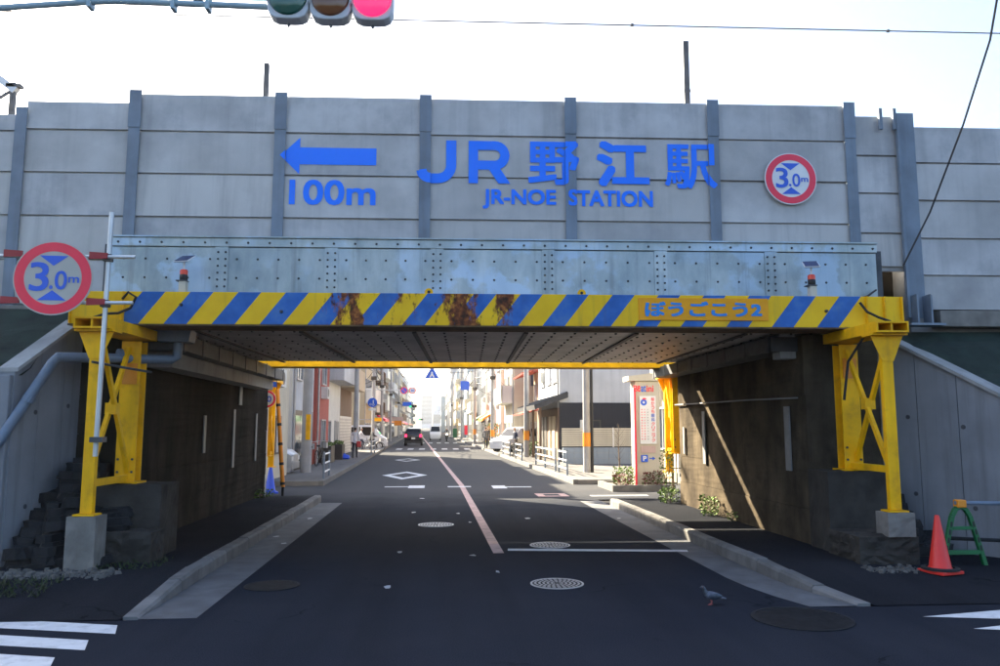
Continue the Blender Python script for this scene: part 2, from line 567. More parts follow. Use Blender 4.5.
# ------------------------------------------------------------------ pixel of the photograph -> point on a known plane
def ray(px, py):
    a, b = (px - 500) / FPX, (333 - py) / FPX
    c, s = math.cos(PITCH), math.sin(PITCH)
    x, y, z = a, c - b * s, b * c + s
    return (x * math.cos(YAW) + y * math.sin(YAW), -x * math.sin(YAW) + y * math.cos(YAW), z)

def on_ground(px, py, z=0.0):
    r = ray(px, py); t = (z - CAM_H) / r[2]
    return Vector((r[0] * t, r[1] * t, z))

def on_front(px, py, y0, k=-.037):
    r = ray(px, py); t = y0 / (r[1] - k * r[0])
    return Vector((r[0] * t, r[1] * t, CAM_H + r[2] * t))

def bend(y):                                   # beyond the bridge the street turns a degree to the left
    return -.019 * max(0.0, y - 24)

SKEW = -.037                                   # the bridge stands a little askew to the street
BRL = (-10.5 * math.sin(.037), 0, 0)

# ------------------------------------------------------------------ ground, road, pavements
g = MB().box(-900, 900, -60, 3000, -.4, -.03)
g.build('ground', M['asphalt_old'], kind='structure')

r = MB()
def sheet(mb, x0, x1, y0, y1, z):
    mb.quad((x0, y0, z), (x1, y0, z), (x1, y1, z), (x0, y1, z))
sheet(r, -60, 60, -40, 7.6, 0)
sheet(r, -2.72, 3.87, 7.6, 19, 0)
sheet(r, -60, 60, 19, 24, 0)
ys = [24 + 12 * i for i in range(50)]
for a, b in zip(ys, ys[1:]):
    r.quad((-3.4 + bend(a), a, 0), (4.15 + bend(a), a, 0), (4.15 + bend(b), b, 0), (-3.4 + bend(b), b, 0))
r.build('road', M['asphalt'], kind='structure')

def ramp_z(y, full=.15):                       # the pavement drops to the carriageway at the crossing
    return max(.006, min(full, .012 + (y - 7.65) / 1.6 * full))

def pavement(name, x0, x1, y0, y1, flare, m):
    mb = MB()
    yy = [y0 + (y1 - y0) * i / 24 for i in range(25)]
    for a, b in zip(yy, yy[1:]):
        fa, fb = flare(a), flare(b)
        xa0, xa1 = (x0, x1 + fa) if x1 < 0 else (x0 + fa, x1)
        xb0, xb1 = (x0, x1 + fb) if x1 < 0 else (x0 + fb, x1)
        za, zb = ramp_z(a), ramp_z(b)
        mb.quad((xa0, a, za), (xa1, a, za), (xb1, b, zb), (xb0, b, zb))
    return mb.build(name, m, kind='structure')

flare_l = lambda y: 0.0
flare_r = lambda y: 0.0 if y > 9.2 else (9.2 - y) ** 2 * .11
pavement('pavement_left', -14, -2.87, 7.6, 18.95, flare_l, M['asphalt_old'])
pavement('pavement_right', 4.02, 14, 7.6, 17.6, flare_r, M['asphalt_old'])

def kerb(name, xfun, y0, y1, side, step=.6):
    k = thing(name, kind='structure')
    y = y0
    i = 0
    while y < y1 - .05:
        b = min(y + step, y1)
        z0, z1 = ramp_z(y), ramp_z(b)
        xa, xb = xfun(y), xfun(b)
        j = random.uniform(-.006, .006)
        w = .15 * side
        e = .006
        mb = MB()
        vs = []
        for (yy, xx, zz) in ((y + e, xa, z0), (b - e, xb, z1)):
            vs += [(xx, yy, -.02), (xx + w, yy, -.02), (xx + w, yy, zz + .008 + j), (xx + .03 * side, yy, zz + .008 + j), (xx + .006 * side, yy, max(zz - .02, .002) + j)]
        fs = [(0, 1, 2, 3, 4), (9, 8, 7, 6, 5)] + [(i2, (i2 + 1) % 5, 5 + (i2 + 1) % 5, 5 + i2) for i2 in range(5)]
        mb.add(vs, fs)
        mb.build('kerb_stone', M['kerb'], k)
        y = b
        i += 1
    return k
kerb('kerb_left', lambda y: -2.72 + flare_l(y), 7.65, 18.9, -1)
kerb('kerb_right', lambda y: 3.87 + flare_r(y), 7.65, 17.6, 1)

gt = MB()
for xa, w, f in ((-2.72, .52, flare_l), (3.87, -.5, flare_r)):
    yy = [7.62 + .5 * i for i in range(23)]
    for a, b in zip(yy, yy[1:]):
        pa, pb = xa + f(a), xa + f(b)
        gt.quad((pa, a, .004), (pa + w, a, .004), (pb + w, b, .004), (pb, b, .004))
gt.build('gutter_strip', M['gutter'], kind='structure')

for nm, xin, xout, edge in (('pavement_beyond_left', -3.4, -5.2, -1), ('pavement_beyond_right', 4.15, 5.9, 1)):
    mb = MB()
    kb = MB()
    for a, b in zip(ys, ys[1:]):
        ba, bb = bend(a), bend(b)
        w = .15 * edge
        mb.add([(xin + w + ba, a, .14), (xout + ba, a, .14), (xout + bb, b, .14), (xin + w + bb, b, .14)], [(0, 1, 2, 3)])
        kb.add([(xin + ba, a, -.01), (xin + ba, a, .15), (xin + w + ba, a, .15), (xin + w + ba, a, -.01),
                (xin + bb, b, -.01), (xin + bb, b, .15), (xin + w + bb, b, .15), (xin + w + bb, b, -.01)],
               [(0, 1, 5, 4), (1, 2, 6, 5), (2, 3, 7, 6), (0, 3, 2, 1), (4, 5, 6, 7)])
    mb.quad((xin + .152 * edge, 24, -.01), (xout, 24, -.01), (xout, 24, .139), (xin + .152 * edge, 24, .139))
    mb.build(nm, M['pavement'], kind='structure')
    kb.build(nm.replace('pavement', 'kerb'), M['kerb'], kind='structure')
mb = MB(); sheet(mb, 5.9, 30, 24, 60, .05); sheet(mb, -30, -5.2, 24, 70, .05)
mb.build('forecourt', M['pavement'], kind='structure')

# painted markings (each a thin sheet)
def marking(name, label, quads, m, group=None, z=.004):
    mb = MB()
    for q in quads:
        mb.add([(p[0], p[1], z) for p in q], [tuple(range(len(q)))])
    return mb.build(name, m, label=label, cat='road marking', group=group)
def rect(x0, x1, y0, y1): return [(x0, y0), (x1, y0), (x1, y1), (x0, y1)]

ordn = ['nearest the pavement', 'second from the pavement', 'third from the pavement', 'fourth from the pavement', 'nearest the camera']
for i in range(5):
    y = 7.38 - .485 * i
    marking('crossing_stripe', 'white zebra crossing stripe at lower left, ' + ordn[i], [[(-6.2, y + .62), (-2.72 - .04 * i, y - .27), (-2.82 - .04 * i, y + .03), (-6.2, y + .95)]], M['white_paint'], 'zebra stripes at the lower left')
for i in range(5):
    y = 7.2 - .45 * i
    marking('crossing_stripe', 'white zebra crossing stripe at lower right, ' + ordn[i], [[(4.5 + .17 * i, y - .05), (5.15, y - .18), (7.5, y + .3), (7.5, y + .62), (5.35, y + .13)]], M['white_paint'], 'zebra stripes at the lower right')
marking('stop_line', 'white stop line across the right lane under the bridge', [[(1.0, 11.28), (3.52, 10.98), (3.56, 11.16), (1.02, 11.47)]], M['white_paint'], z=.009)
cl = []
yy = [11.1 + 1.5 * i for i in range(9)] + [24 + 12 * i for i in range(12)]
for a, b in zip(yy, yy[1:]):
    xa, xb = .86 - .011 * (a - 11) + bend(a), .86 - .011 * (b - 11) + bend(b)
    cl.append([(xa - .075, a), (xa + .075, a), (xb + .075, b), (xb - .075, b)])
marking('centre_line', 'worn pinkish centre line running up the street', cl, M['pink_line'], z=.005)
def diamond(cx, cy, rx, ry):
    q = []
    o = [(0, -ry), (rx, 0), (0, ry), (-rx, 0)]
    k = .62
    for i in range(4):
        a, b = o[i], o[(i + 1) % 4]
        q.append([(cx + a[0], cy + a[1]), (cx + b[0], cy + b[1]), (cx + b[0] * k, cy + b[1] * k), (cx + a[0] * k, cy + a[1] * k)])
    return q
marking('diamond_marking', 'nearer white diamond painted on the left lane', diamond(-1.2, 29, .82, 2.3), M['white_paint'])
marking('diamond_marking', 'farther white diamond painted on the left lane', diamond(-1.62, 42.3, .7, 2.0), M['worn_white'])
marking('lane_dash', 'white dash with block end on left lane before diamond', [rect(-1.55, -.85, 23.3, 23.55), rect(-.85, -.38, 22.9, 23.9)], M['white_paint'])
marking('lane_dash', 'short white dash crossing the pink centre line', [rect(.3, .98, 23.1, 23.45)], M['white_paint'], z=.009)
marking('lane_dash', 'white dash with block end on right lane beyond bridge', [rect(1.6, 2.0, 22.6, 23.7), rect(2.0, 2.75, 23.0, 23.25)], M['white_paint'])
marking('pink_patch', 'faded pink rectangle painted on the right lane', [rect(2.55, 3.35, 20.6, 20.8), rect(2.55, 3.35, 19.9, 20.1), rect(2.55, 2.75, 20.1, 20.6), rect(3.15, 3.35, 20.1, 20.6)], M['pink_line'])
marking('worn_line', 'worn white line at side street mouth beyond bridge', [rect(3.9, 5.4, 19.9, 20.15)], M['worn_white'])
for k_, (a_, b_) in enumerate(((60.5, 59), (84, 85))):
    marking('far_crossing', ['worn white crossing bars at the left side street', 'farthest row of white crossing bars'][k_],
            [rect(-2.6 + .9 * i + bend(a_), -2.15 + .9 * i + bend(a_), a_ + 1, a_ + 4.2) for i in range(7)], M['worn_white'])

# manhole covers: ring, plate, raised ribs
def manhole(px, py, rad_, label, pale):
    p = on_ground(px, py)
    t = thing('manhole_cover', label, 'manhole cover', (p.x, p.y, .002), 0, 'manhole covers')
    m = M['iron_pale'] if pale else M['iron']
    mb = MB()
    mb.lathe([(rad_, 0), (rad_, .008), (rad_ * .93, .008), (rad_ * .93, .002)], n=36)
    mb.build('rim', m, t)
    MB().disc((0, 0, .004), rad_ * .93, 'z', 36).build('plate', M['iron'], t)
    mb = MB()
    for k in range(1, 6):
        r0 = rad_ * .93 * (k / 6)
        nseg = 6 + k * 4
        for i in range(nseg):
            a0, a1 = 2 * math.pi * i / nseg, 2 * math.pi * (i + .68) / nseg
            pts = [(r0 * math.cos(a), r0 * math.sin(a), .0) for a in (a0, (a0 + a1) / 2, a1)]
            out = [((r0 + rad_ * .085) * math.cos(a), (r0 + rad_ * .085) * math.sin(a), .0) for a in (a0, (a0 + a1) / 2, a1)]
            vs = [(x, y, .009) for x, y, _ in pts + out]
            mb.add(vs, [(0, 3, 4, 1), (1, 4, 5, 2)])
    mb.build('raised_pattern', m, t, kind='stuff')
    return t
manhole(557, 584, .3, 'pale round manhole cover in front of the stop line', True)
manhole(802, 619, .45, 'large dark manhole cover near the right kerb', False)
manhole(272, 586, .3, 'dark manhole cover near the left kerb', False)
manhole(436, 525, .32, 'pale manhole cover left of the pink centre line', True)
manhole(550, 545.5, .3, 'manhole cover just beyond the white stop line', True)
SCRAPS = ['left of the pink line by the dashes', 'left of the pink line below the dashes', 'right of the pink line under the bridge', 'touching the pink line on its left', 'in the left lane under the bridge', 'in the left gutter, nearer one', 'left of the stop line end', 'in the left lane before the bridge', 'just above the pale manhole cover', 'left of the pink line beside the pale cover', 'in the right lane under the bridge', 'in the left gutter, farther one', 'near the far end of left kerb']
for i, (px, py, s) in enumerate(((422, 499, .09), (414, 513, .07), (527, 519, .09), (470, 523, .05), (400, 553, .05), (277, 537, .08), (473, 556, .06), (388, 588, .05), (498, 573, .04), (458, 514, .05), (619, 519, .05), (284, 544, .05), (310, 519, .07))):
    p = on_ground(px, py)
    mb = MB()
    pts = [(p.x + s * .75 * random.uniform(.6, 1.3) * math.cos(t), p.y + s * 1.6 * random.uniform(.6, 1.3) * math.sin(t), .007 + random.uniform(0, .012)) for t in [k * math.pi / 3 for k in range(6)]]
    mb.add([(p.x, p.y, .016)] + pts, [(0, k + 1, (k + 1) % 6 + 1) for k in range(6)])
    mb.build('litter_scrap', M['worn_white'], label='small pale scrap on the road ' + SCRAPS[i], cat='litter', group='pale scraps on the road')

# ------------------------------------------------------------------ railway embankment and its netting
mb = MB()
mb.prism([(-60, 13.4), (-4.9, 11.3), (-4.9, 15.9), (-60, 17.5)], 'z', -.02, 4.3)
mb.prism([(6.85, 10.72), (60, 8.7), (60, 15.6), (6.85, 15.6)], 'z', -.02, 4.3)
mb.build('embankment', M['concrete'], kind='structure')
MB().box(6.45, 6.84, 11.1, 15.5, 0, 4.28).build('gap_sun_block', M['soot_concrete'], kind='structure')  # dark block added to close the girder-end gap and keep sunlight out
def slope(name, pts, nx, nz):
    """wavy netted bank between four corners"""
    a, b, c, d = [Vector(p) for p in pts]
    vs, fs = [], []
    for j in range(nz + 1):
        for i in range(nx + 1):
            p = a.lerp(b, i / nx).lerp(d.lerp(c, i / nx), j / nz)
            if 0 < j < nz:
                p = p + Vector((0, -.5, .7)) * random.uniform(-.035, .03)
            vs.append(p)
    for j in range(nz):
        for i in range(nx):
            k = j * (nx + 1) + i
            fs.append((k, k + 1, k + nx + 2, k + nx + 1))
    MB().add(vs, fs).build(name, M['netting'], smooth=False, kind='structure')
slope('netted_bank_left', [(-30, 9.75, 2.3), (-4.95, 9.68, 2.36), (-4.82, 10.95, 3.36), (-30, 11.85, 3.36)], 60, 8)
slope('netted_bank_right', [(7.02, 9.35, 2.08), (30, 8.5, 2.08), (30, 9.75, 3.22), (6.25, 10.62, 3.1)], 60, 8)

# ------------------------------------------------------------------ abutments
def rough_block(mb, x0, x1, y0, y1, z0, z1, n=5, amp=.012):
    """box with uneven faces"""
    def grid(f, nu, nv):
        vs = [f(i / nu, j / nv) for j in range(nv + 1) for i in range(nu + 1)]
        fs = [(j * (nu + 1) + i, j * (nu + 1) + i + 1, (j + 1) * (nu + 1) + i + 1, (j + 1) * (nu + 1) + i) for j in range(nv) for i in range(nu)]
        mb.add(vs, fs)
    rn = lambda: random.uniform(-amp, amp)
    grid(lambda a, b: (x0 + (x1 - x0) * a, y0 + (rn() if 0 < a < 1 and 0 < b < 1 else 0), z0 + (z1 - z0) * b), n, n)
    grid(lambda a, b: (x1 + (rn() if 0 < a < 1 and 0 < b < 1 else 0), y0 + (y1 - y0) * a, z0 + (z1 - z0) * b), n, n)
    grid(lambda a, b: (x1 + (x0 - x1) * a, y1, z0 + (z1 - z0) * b), n, n)
    grid(lambda a, b: (x0 + (rn() if 0 < a < 1 and 0 < b < 1 else 0), y1 + (y0 - y1) * a, z0 + (z1 - z0) * b), n, n)
    grid(lambda a, b: (x0 + (x1 - x0) * a, y0 + (y1 - y0) * b, z1 + (rn() if 0 < a < 1 and 0 < b < 1 else 0)), n, n)
    return mb

def abutment(label, xf, xb, y0, y1, side, m):
    t = thing('abutment', label, 'abutment')
    lo, hi = min(xf, xb), max(xf, xb)
    # cast in lifts: horizontal courses with a recessed joint between them
    zs = [0.1, .62, 1.14, 1.66, 2.18, 2.64, 3.05]
    for a, b in zip(zs, zs[1:]):
        mb = MB()
        off = random.uniform(-.012, .012)
        rough_block(mb, lo + (off if side > 0 else 0), hi + (off if side < 0 else 0), y0, y1, a + .003, b - .003, 9, .004)
        mb.build('concrete_course', M[m], t)
    mb = MB().box(lo + .03 * (side > 0), hi - .03 * (side < 0), y0 + .03, y1 - .03, 0, 3.04)
    mb.build('core', M[m], t)
    return t

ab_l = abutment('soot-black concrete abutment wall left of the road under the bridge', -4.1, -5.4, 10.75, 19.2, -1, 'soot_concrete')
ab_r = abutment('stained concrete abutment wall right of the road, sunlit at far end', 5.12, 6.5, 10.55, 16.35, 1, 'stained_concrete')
M['plate'] = mat('plate', (.2, .2, .2), .6, var=.2, scale=5, grime=.5, gcol=(.2, .2, .2), gscale=8)
def wall_plate(parent, x, y, z0, z1, w, side, name='marker_plate'):
    mb = MB()
    mb.box(min(x, x - .02 * side), max(x, x - .02 * side), y - w / 2, y + w / 2, z0, z1)
    return mb.build(name, M['plate'], parent)
for y, z0, z1, w in ((12.15, 1.3, 1.95, .12), (13.85, .95, 2.1, .14), (15.5, 1.0, 2.05, .13)):
    wall_plate(ab_l, -4.1 + .016, y * 1.16, z0, z1, w, -1)
wall_plate(ab_l, -4.084, 16.5, 2.2, 2.72, .22, -1, 'notice_plate')
for y, z0, z1, w in ((11.1, 1.12, 2.05, .17), (14.72, 1.05, 2.05, .14), (15.95, 1.2, 1.75, .09)):
    wall_plate(ab_r, 5.12 - .016, y, z0, z1, w, 1)
mb = MB()
for z, y0_, y1_ in ((2.2, 10.7, 16.4),):
    mb.tube([(5.075, y0_, z - .04), (5.07, 12.5, z - .01), (5.07, 14, z), (5.06, y1_, z + .02)], .012, 6)
mb.build('wall_cable', M['pole_concrete'], ab_r)

# ledge, gutter and bearing beams
def ledge(label, x0, x1, y0, y1, z0, z1):
    t = thing('drip_ledge', label, 'ledge')
    MB().box(x0, x1, y0, y1, z0, z1).build('channel', M['dark_steel'], t, bevel=.008)
    n = int((y1 - y0) / .8)
    for i in range(n + 1):
        y = y0 + .1 + i * (y1 - y0 - .2) / n
        MB().box(x0 + .02, x1 - .02, y - .015, y + .015, z1, z1 + .015).build('hanger', M['dark_steel'], t)
        xe = x1 + .006 if x1 < 0 else x0 - .006
        MB().box(xe - .005, xe + .005, y - .03, y + .03, z0 - .02, z1 + .02).build('joint_cover', M['dark_steel'], t)
    return t
ledge('dark steel gutter channel along top of left abutment', -4.09, -3.52, 10.95, 18.1, 2.8, 3.03)
MB().box(-4.085, -3.72, 11.2, 17.9, 2.58, 2.795).build('ledge_bracket', M['concrete'], label='concrete ledge under the left gutter channel', cat='ledge')
ledge('dark steel bearing beam along top of right abutment', 4.72, 5.13, 10.7, 16.9, 2.82, 3.03)
MB().box(4.86, 5.1, 10.72, 10.98, 2.72, 3.1).build('junction_box', M['concrete'], label='grey block hanging high at near end of right abutment', cat='box', bevel=.01)

# ------------------------------------------------------------------ railway bridge: girder, deck, soffit
br = thing('railway_bridge', 'galvanised steel railway bridge spanning the road', 'bridge', BRL, SKEW)
GY = 10.56
seams = [-4.47, -2.96, -1.48, -.04, 1.50, 3.07, 4.63, 6.15]
for a, b in zip(seams, seams[1:]):
    p = MB().box(a + .012, b - .012, GY, GY + .05, 3.16, 4.18).build('girder_plate', M['galv'], br)
    mb = MB()
    n = 5
    for zr in (4.02, 3.76, 3.47):
        for i in range(n):
            x = a + .2 + (b - a - .36) * i / (n - 1)
            mb.cyl((x, GY, zr), (x, GY - .016, zr), .017, .011, 6)
    mb.build('rivets', M['bolt'], p, kind='stuff')
for s in seams[1:-1]:
    p = MB().box(s - .09, s + .09, GY - .012, GY - .002, 3.40, 4.19).build('splice_plate', M['galv'], br)
    mb = MB()
    for zr in [3.45 + .095 * i for i in range(8)]:
        for dx in (-.05, .05):
            mb.cyl((s + dx, GY - .012, zr), (s + dx, GY - .03, zr), .016, .011, 6)
    mb.build('rivets', M['bolt'], p, kind='stuff')
p = MB().box(-4.47, 6.15, GY - .02, GY + .09, 4.19, 4.31).build('top_angle', M['galv'], br, bevel=.006)
mb = MB()
x = -4.35
while x < 6.1:
    mb.cyl((x, GY - .02, 4.245), (x, GY - .038, 4.245), .018, .012, 6)
    x += .29
mb.build('rivets', M['bolt'], p, kind='stuff')
MB().box(-4.47, 6.15, GY - .05, GY + .14, 4.312, 4.33).build('top_flange', M['galv'], br)
MB().box(-4.47, 6.15, GY - .03, GY + .14, 3.10, 3.125).build('bottom_flange', M['dark_steel'], br)
MB().box(-4.6, 6.3, 15.83, 15.91, 3.08, 4.3).build('rear_girder', M['galv'], br)
MB().box(-4.6, 6.3, GY + .15, 15.82, 3.12, 4.25).build('deck_slab', M['dark_steel'], br)
MB().box(-30, 40, 15.75, 15.9, 4.32, 6.3).build('rear_parapet', M['concrete_panel_b'], br)
sof = [-4.6, -3.3, -1.9, -.35, 1.2, 2.75, 4.3, 6.2]
for i, (a, b) in enumerate(zip(sof, sof[1:])):
    dz = random.uniform(-.01, .012)
    p = MB().box(a + .02, b - .02, GY + .16, 15.84, 3.068 + dz, 3.105).build('soffit_panel', M['soffit'], br)
    mb = MB()
    y = GY + .3
    while y < 15.8:
        x = a + .12
        while x < b - .08:
            mb.cyl((x, y, 3.069 + dz), (x, y, 3.052 + dz), .02, .015, 6)
            x += .29
        y += .4
    mb.build('soffit_bolts', M['bolt'], p, kind='stuff')
for s in sof[1:-1]:
    MB().box(s - .03, s + .03, GY + .17, 15.83, 3.035, 3.056).build('soffit_seam', M['bolt'], br)

# ------------------------------------------------------------------ parapet wall of concrete panels between steel posts
pw = thing('parapet_wall', 'grey concrete panel parapet wall with blue station lettering', 'wall', BRL, SKEW)
PY = 10.86
posts = [(-11.0, 6.14), (-9.0, 6.14), (-7.5, 6.16), (-5.92, 6.24), (-4.35, 6.49), (-2.30, 6.49), (-.235, 6.49), (1.865, 6.49), (3.96, 6.49), (6.0, 6.49), (6.84, 6.37), (9.0, 6.2), (11.0, 6.2), (13.0, 6.2)]
bays = []
for (a, ha), (b, hb) in zip(posts, posts[1:]):
    if b <= -5.9: top, js = 6.16, [5.9, 5.3, 4.68, 4.05, 3.42]
    elif b <= -4.3: top, js = 6.36, [5.93, 5.305, 4.68, 4.055, 3.42]
    elif a >= 6.8: top, js = 6.19, [5.62, 5.05, 4.48, 3.93, 3.42]
    elif a >= 5.9: top, js = 6.34, [5.72, 5.15, 4.55, 4.05, 3.98]
    else: top, js = 6.495, [5.93, 5.305, 4.68, 4.055]
    zs = [top] + js
    lip = 0.0
    for z1, z0 in zip(zs, zs[1:]):
        if z1 - z0 < .1: continue
        mm = random.choice(['concrete_panel', 'concrete_panel', 'concrete_panel_b', 'concrete_panel_c'])
        if z1 == top: mm = 'concrete_panel_b'
        dy = random.uniform(-.006, .006)
        mb = MB()
        # each panel overlaps the one below with a small drip edge
        mb.prism([(PY + dy, z0 + .012), (PY + dy - .014, z0 + .014), (PY + dy - .012, z0 + .04), (PY + dy, z1 - .014), (PY + .1, z1 - .012), (PY + .1, z0 + .008)], 'x', a + .05, b - .05)
        mb.build('concrete_panel', M[mm], pw)
    MB().box(a + .06, b - .06, PY + .03, PY + .09, zs[-1] + .02, top - .03).build('backing', M['concrete_panel_b'], pw)
FY = PY - .045
for x, h in posts:
    wdt = .08 if abs(x - 6.84) > .01 else .13
    p = MB()
    bot = 3.3 if (x < -4.4 or x > 6.5) else 4.0
    p.box(x - wdt, x + wdt, FY, FY + .016, bot, h)
    p.box(x - .012, x + .012, FY + .017, PY + .14, bot, h)
    p.build('steel_post', M['post_steel'], pw)
    if -4.4 < x < 6.1:
        MB().box(x - wdt - .006, x + wdt + .006, FY - .012, FY - .001, h - .52, h + .03).build('post_cap', M['post_steel'], pw)
MB().box(6.68, 6.72, FY - .06, FY, 3.3, 6.33).build('steel_post', M['post_steel'], pw)
for x in (6.45, 6.66):
    MB().box(x - .025, x + .025, FY - .05, FY - .005, 6.1, 6.42).build('stub_bracket', M['post_steel'], pw)
for x in (6.74, 6.94):
    MB().prism([(x - .012, 3.2), (x + .012, 3.2), (x + .012, 3.6), (x - .012, 3.62)], 'y', FY - .2, FY - .003).build('base_gusset', M['post_steel'], pw)
MB().box(6.6, 7.1, FY - .25, FY - .002, 3.17, 3.2).build('base_plate', M['post_steel'], pw)
MB().box(7.12, 20, PY - .14, PY + .1, 3.17, 3.4).build('sill', M['footing_pale'], pw, bevel=.01)
MB().box(-20, -4.75, PY - .1, PY + .1, 3.2, 3.4).build('sill', M['footing_pale'], pw, bevel=.01)

# lettering painted across panels and posts
k = PY / 10.6
def zz(z): return CAM_H + (z - CAM_H) * k
cuts = [(x - .081, x + .081, -.031) for x, h in posts if -4 < x < 6]
def letter(name, body, x0, x1, z0, z1, bold):
    link(name, text_mesh(name, body, x0 * k, x1 * k, zz(z0), zz(z1), M['letter_blue'], PY - .0165, bold, cuts), pw)
# the J is a hooked stroke
def stroke(mb, pts, w, y):
    P = [Vector((p[0], 0, p[1])) for p in pts]
    L, Rr = [], []
    for i, p in enumerate(P):
        d = (P[min(i + 1, len(P) - 1)] - P[max(i - 1, 0)]).normalized()
        n = Vector((-d.z, 0, d.x)) * w / 2
        L.append((p.x + n.x, y, p.z + n.z)); Rr.append((p.x - n.x, y, p.z - n.z))
    for i in range(len(P) - 1):
        mb.quad(L[i], L[i + 1], Rr[i + 1], Rr[i])
jm = MB()
jx, jz, jr = .135 * k, 5.14, .19
jpts = [(jx, zz(5.755)), (jx, zz(5.45)), (jx, zz(jz) + .065 + jr)] + [(jx - jr + jr * math.cos(a), zz(jz) + .065 + jr + jr * math.sin(a)) for a in [-math.pi / 2 * i / 8 for i in range(1, 9)]] + [(-.16 * k, zz(jz) + .065)] + [(-.16 * k + .12 * math.cos(a), zz(jz) + .185 + .12 * math.sin(a)) for a in [-math.pi / 2 - math.pi / 2 * i / 6 for i in range(1, 7)]]
stroke(jm, jpts, .145, PY - .0165)
jme = jm.mesh('letter', M['letter_blue'])
bmj = bmesh.new(); bmj.from_mesh(jme)
for a_, b_, dy_ in cuts:
    for x_ in (a_, b_):
        bmesh.ops.bisect_plane(bmj, geom=bmj.verts[:] + bmj.edges[:] + bmj.faces[:], plane_co=(x_, 0, 0), plane_no=(1, 0, 0))
    ins = [f for f in bmj.faces if a_ < f.calc_center_median().x < b_]
    if ins:
        bmesh.ops.split(bmj, geom=ins)
        for v_ in {v for f in bmj.faces if a_ < f.calc_center_median().x < b_ for v in f.verts}:
            v_.co.y += dy_
bmj.to_mesh(jme); bmj.free()
link('letter', jme, pw)
rm = MB()
rw, rx0, rx1, rb, rt = .135, .38 * k, .955 * k, zz(5.14), zz(5.755)
rmid = rb + .27
yl = PY - .0165
rm.quad((rx0, yl, rb), (rx0 + rw, yl, rb), (rx0 + rw, yl, rt), (rx0, yl, rt))
rr_ = (rt - rw / 2 - rmid) / 2
bowl = [(rx0 + rw, rt - rw / 2), (rx1 - rr_ - rw / 2, rt - rw / 2)] + [(rx1 - rr_ - rw / 2 + rr_ * math.sin(a), rmid + rr_ + rr_ * math.cos(a)) for a in [math.pi * i / 12 for i in range(1, 12)]] + [(rx1 - rr_ - rw / 2, rmid), (rx0 + rw, rmid)]
stroke(rm, bowl, rw, yl)
rm.quad((rx1 - .34, yl - .0008, rmid), (rx1 - .16, yl - .0008, rb), (rx1 + .01, yl - .0008, rb), (rx1 - .17, yl - .0008, rmid))
rm.build('letter', M['letter_blue'], pw)
letter('kanji', '野', 1.22, 1.94, 5.13, 5.76, .024)
letter('kanji', '江', 2.19, 2.94, 5.12, 5.78, .036)
letter('kanji', '駅', 3.16, 3.90, 5.10, 5.75, .016)
letter('roman_name', 'JR-NOE', .58, 1.61, 4.775, 5.06, .03)
letter('roman_name', 'STATION', 1.78, 2.98, 4.825, 5.06, .03)
letter('distance_text', '100m', -2.10, -.91, 4.80, 5.16, .02)
mb = MB()
ax0, ax1, az, hw, hh, hx = -2.24 * k, -.91 * k, zz(5.50), .125, .27, -1.97 * k
post_e = -2.30 + .081
mb.add([(hx, PY - .0165, az - hw), (ax1, PY - .0165, az - hw), (ax1, PY - .0165, az + hw), (hx, PY - .0165, az + hw)], [(0, 1, 2, 3)])
f0 = hh * (post_e - ax0) / (hx - ax0)
mb.add([(post_e, PY - .0165, az - f0), (hx, PY - .0165, az - hh), (hx, PY - .0165, az + hh), (post_e, PY - .0165, az + f0)], [(0, 1, 2, 3)])
mb.add([(ax0, PY - .0485, az), (post_e, PY - .0485, az - f0), (post_e, PY - .0485, az + f0)], [(0, 1, 2)])
mb.build('arrow', M['letter_blue'], pw)

# ------------------------------------------------------------------ 3.0 m clearance signs
def clearance_sign(label, R_, loc, rotz=0, depth=.012, face='white_sign'):
    t = thing('height_limit_sign', label, 'road sign', loc, rotz, 'round clearance signs')
    d = -.001
    MB().cyl((0, depth, 0), (0, 0, 0), R_, R_, 48).build('disc', M[face], t)
    f = MB(); f.disc((0, -.003, 0), R_ * .965, 'y', 48, R_ * .72)
    f.build('red_ring', M['sign_red'], t)
    for s in (1, -1):
        m = MB()
        q = R_ * .70
        a = [(-.42 * R_, -.004, s * .555 * R_), (.42 * R_, -.004, s * .555 * R_), (0, -.004, s * .27 * R_)]
        if s > 0: a = [(-.36 * R_, -.004, .60 * R_), (.36 * R_, -.004, .60 * R_), (0, -.004, .33 * R_)]
        else: a = [(-.36 * R_, -.004, -.60 * R_), (.36 * R_, -.004, -.60 * R_), (0, -.004, -.33 * R_)]
        m.add(a, [(0, 1, 2)])
        m.build('blue_triangle', M['sign_blue'], t)
    link('numeral', text_mesh('numeral', '3', -.58 * R_, -.1 * R_, -.36 * R_, .42 * R_, M['sign_blue'], -.004, .012), t)
    link('numeral', text_mesh('numeral', '.', -.08 * R_, .01 * R_, -.3 * R_, -.2 * R_, M['sign_blue'], -.004, .012), t)
    link('numeral', text_mesh('numeral', '0', .05 * R_, .36 * R_, -.31 * R_, .2 * R_, M['sign_blue'], -.004, .01), t)
    link('numeral', text_mesh('numeral', 'm', .39 * R_, .66 * R_, -.12 * R_, .04 * R_, M['sign_blue'], -.004, .012), t)
    return t
clearance_sign('round red-ringed 3.0 m clearance sign high on the parapet wall', .385, (5.08, PY - .19 - .07, zz(5.25)), SKEW)

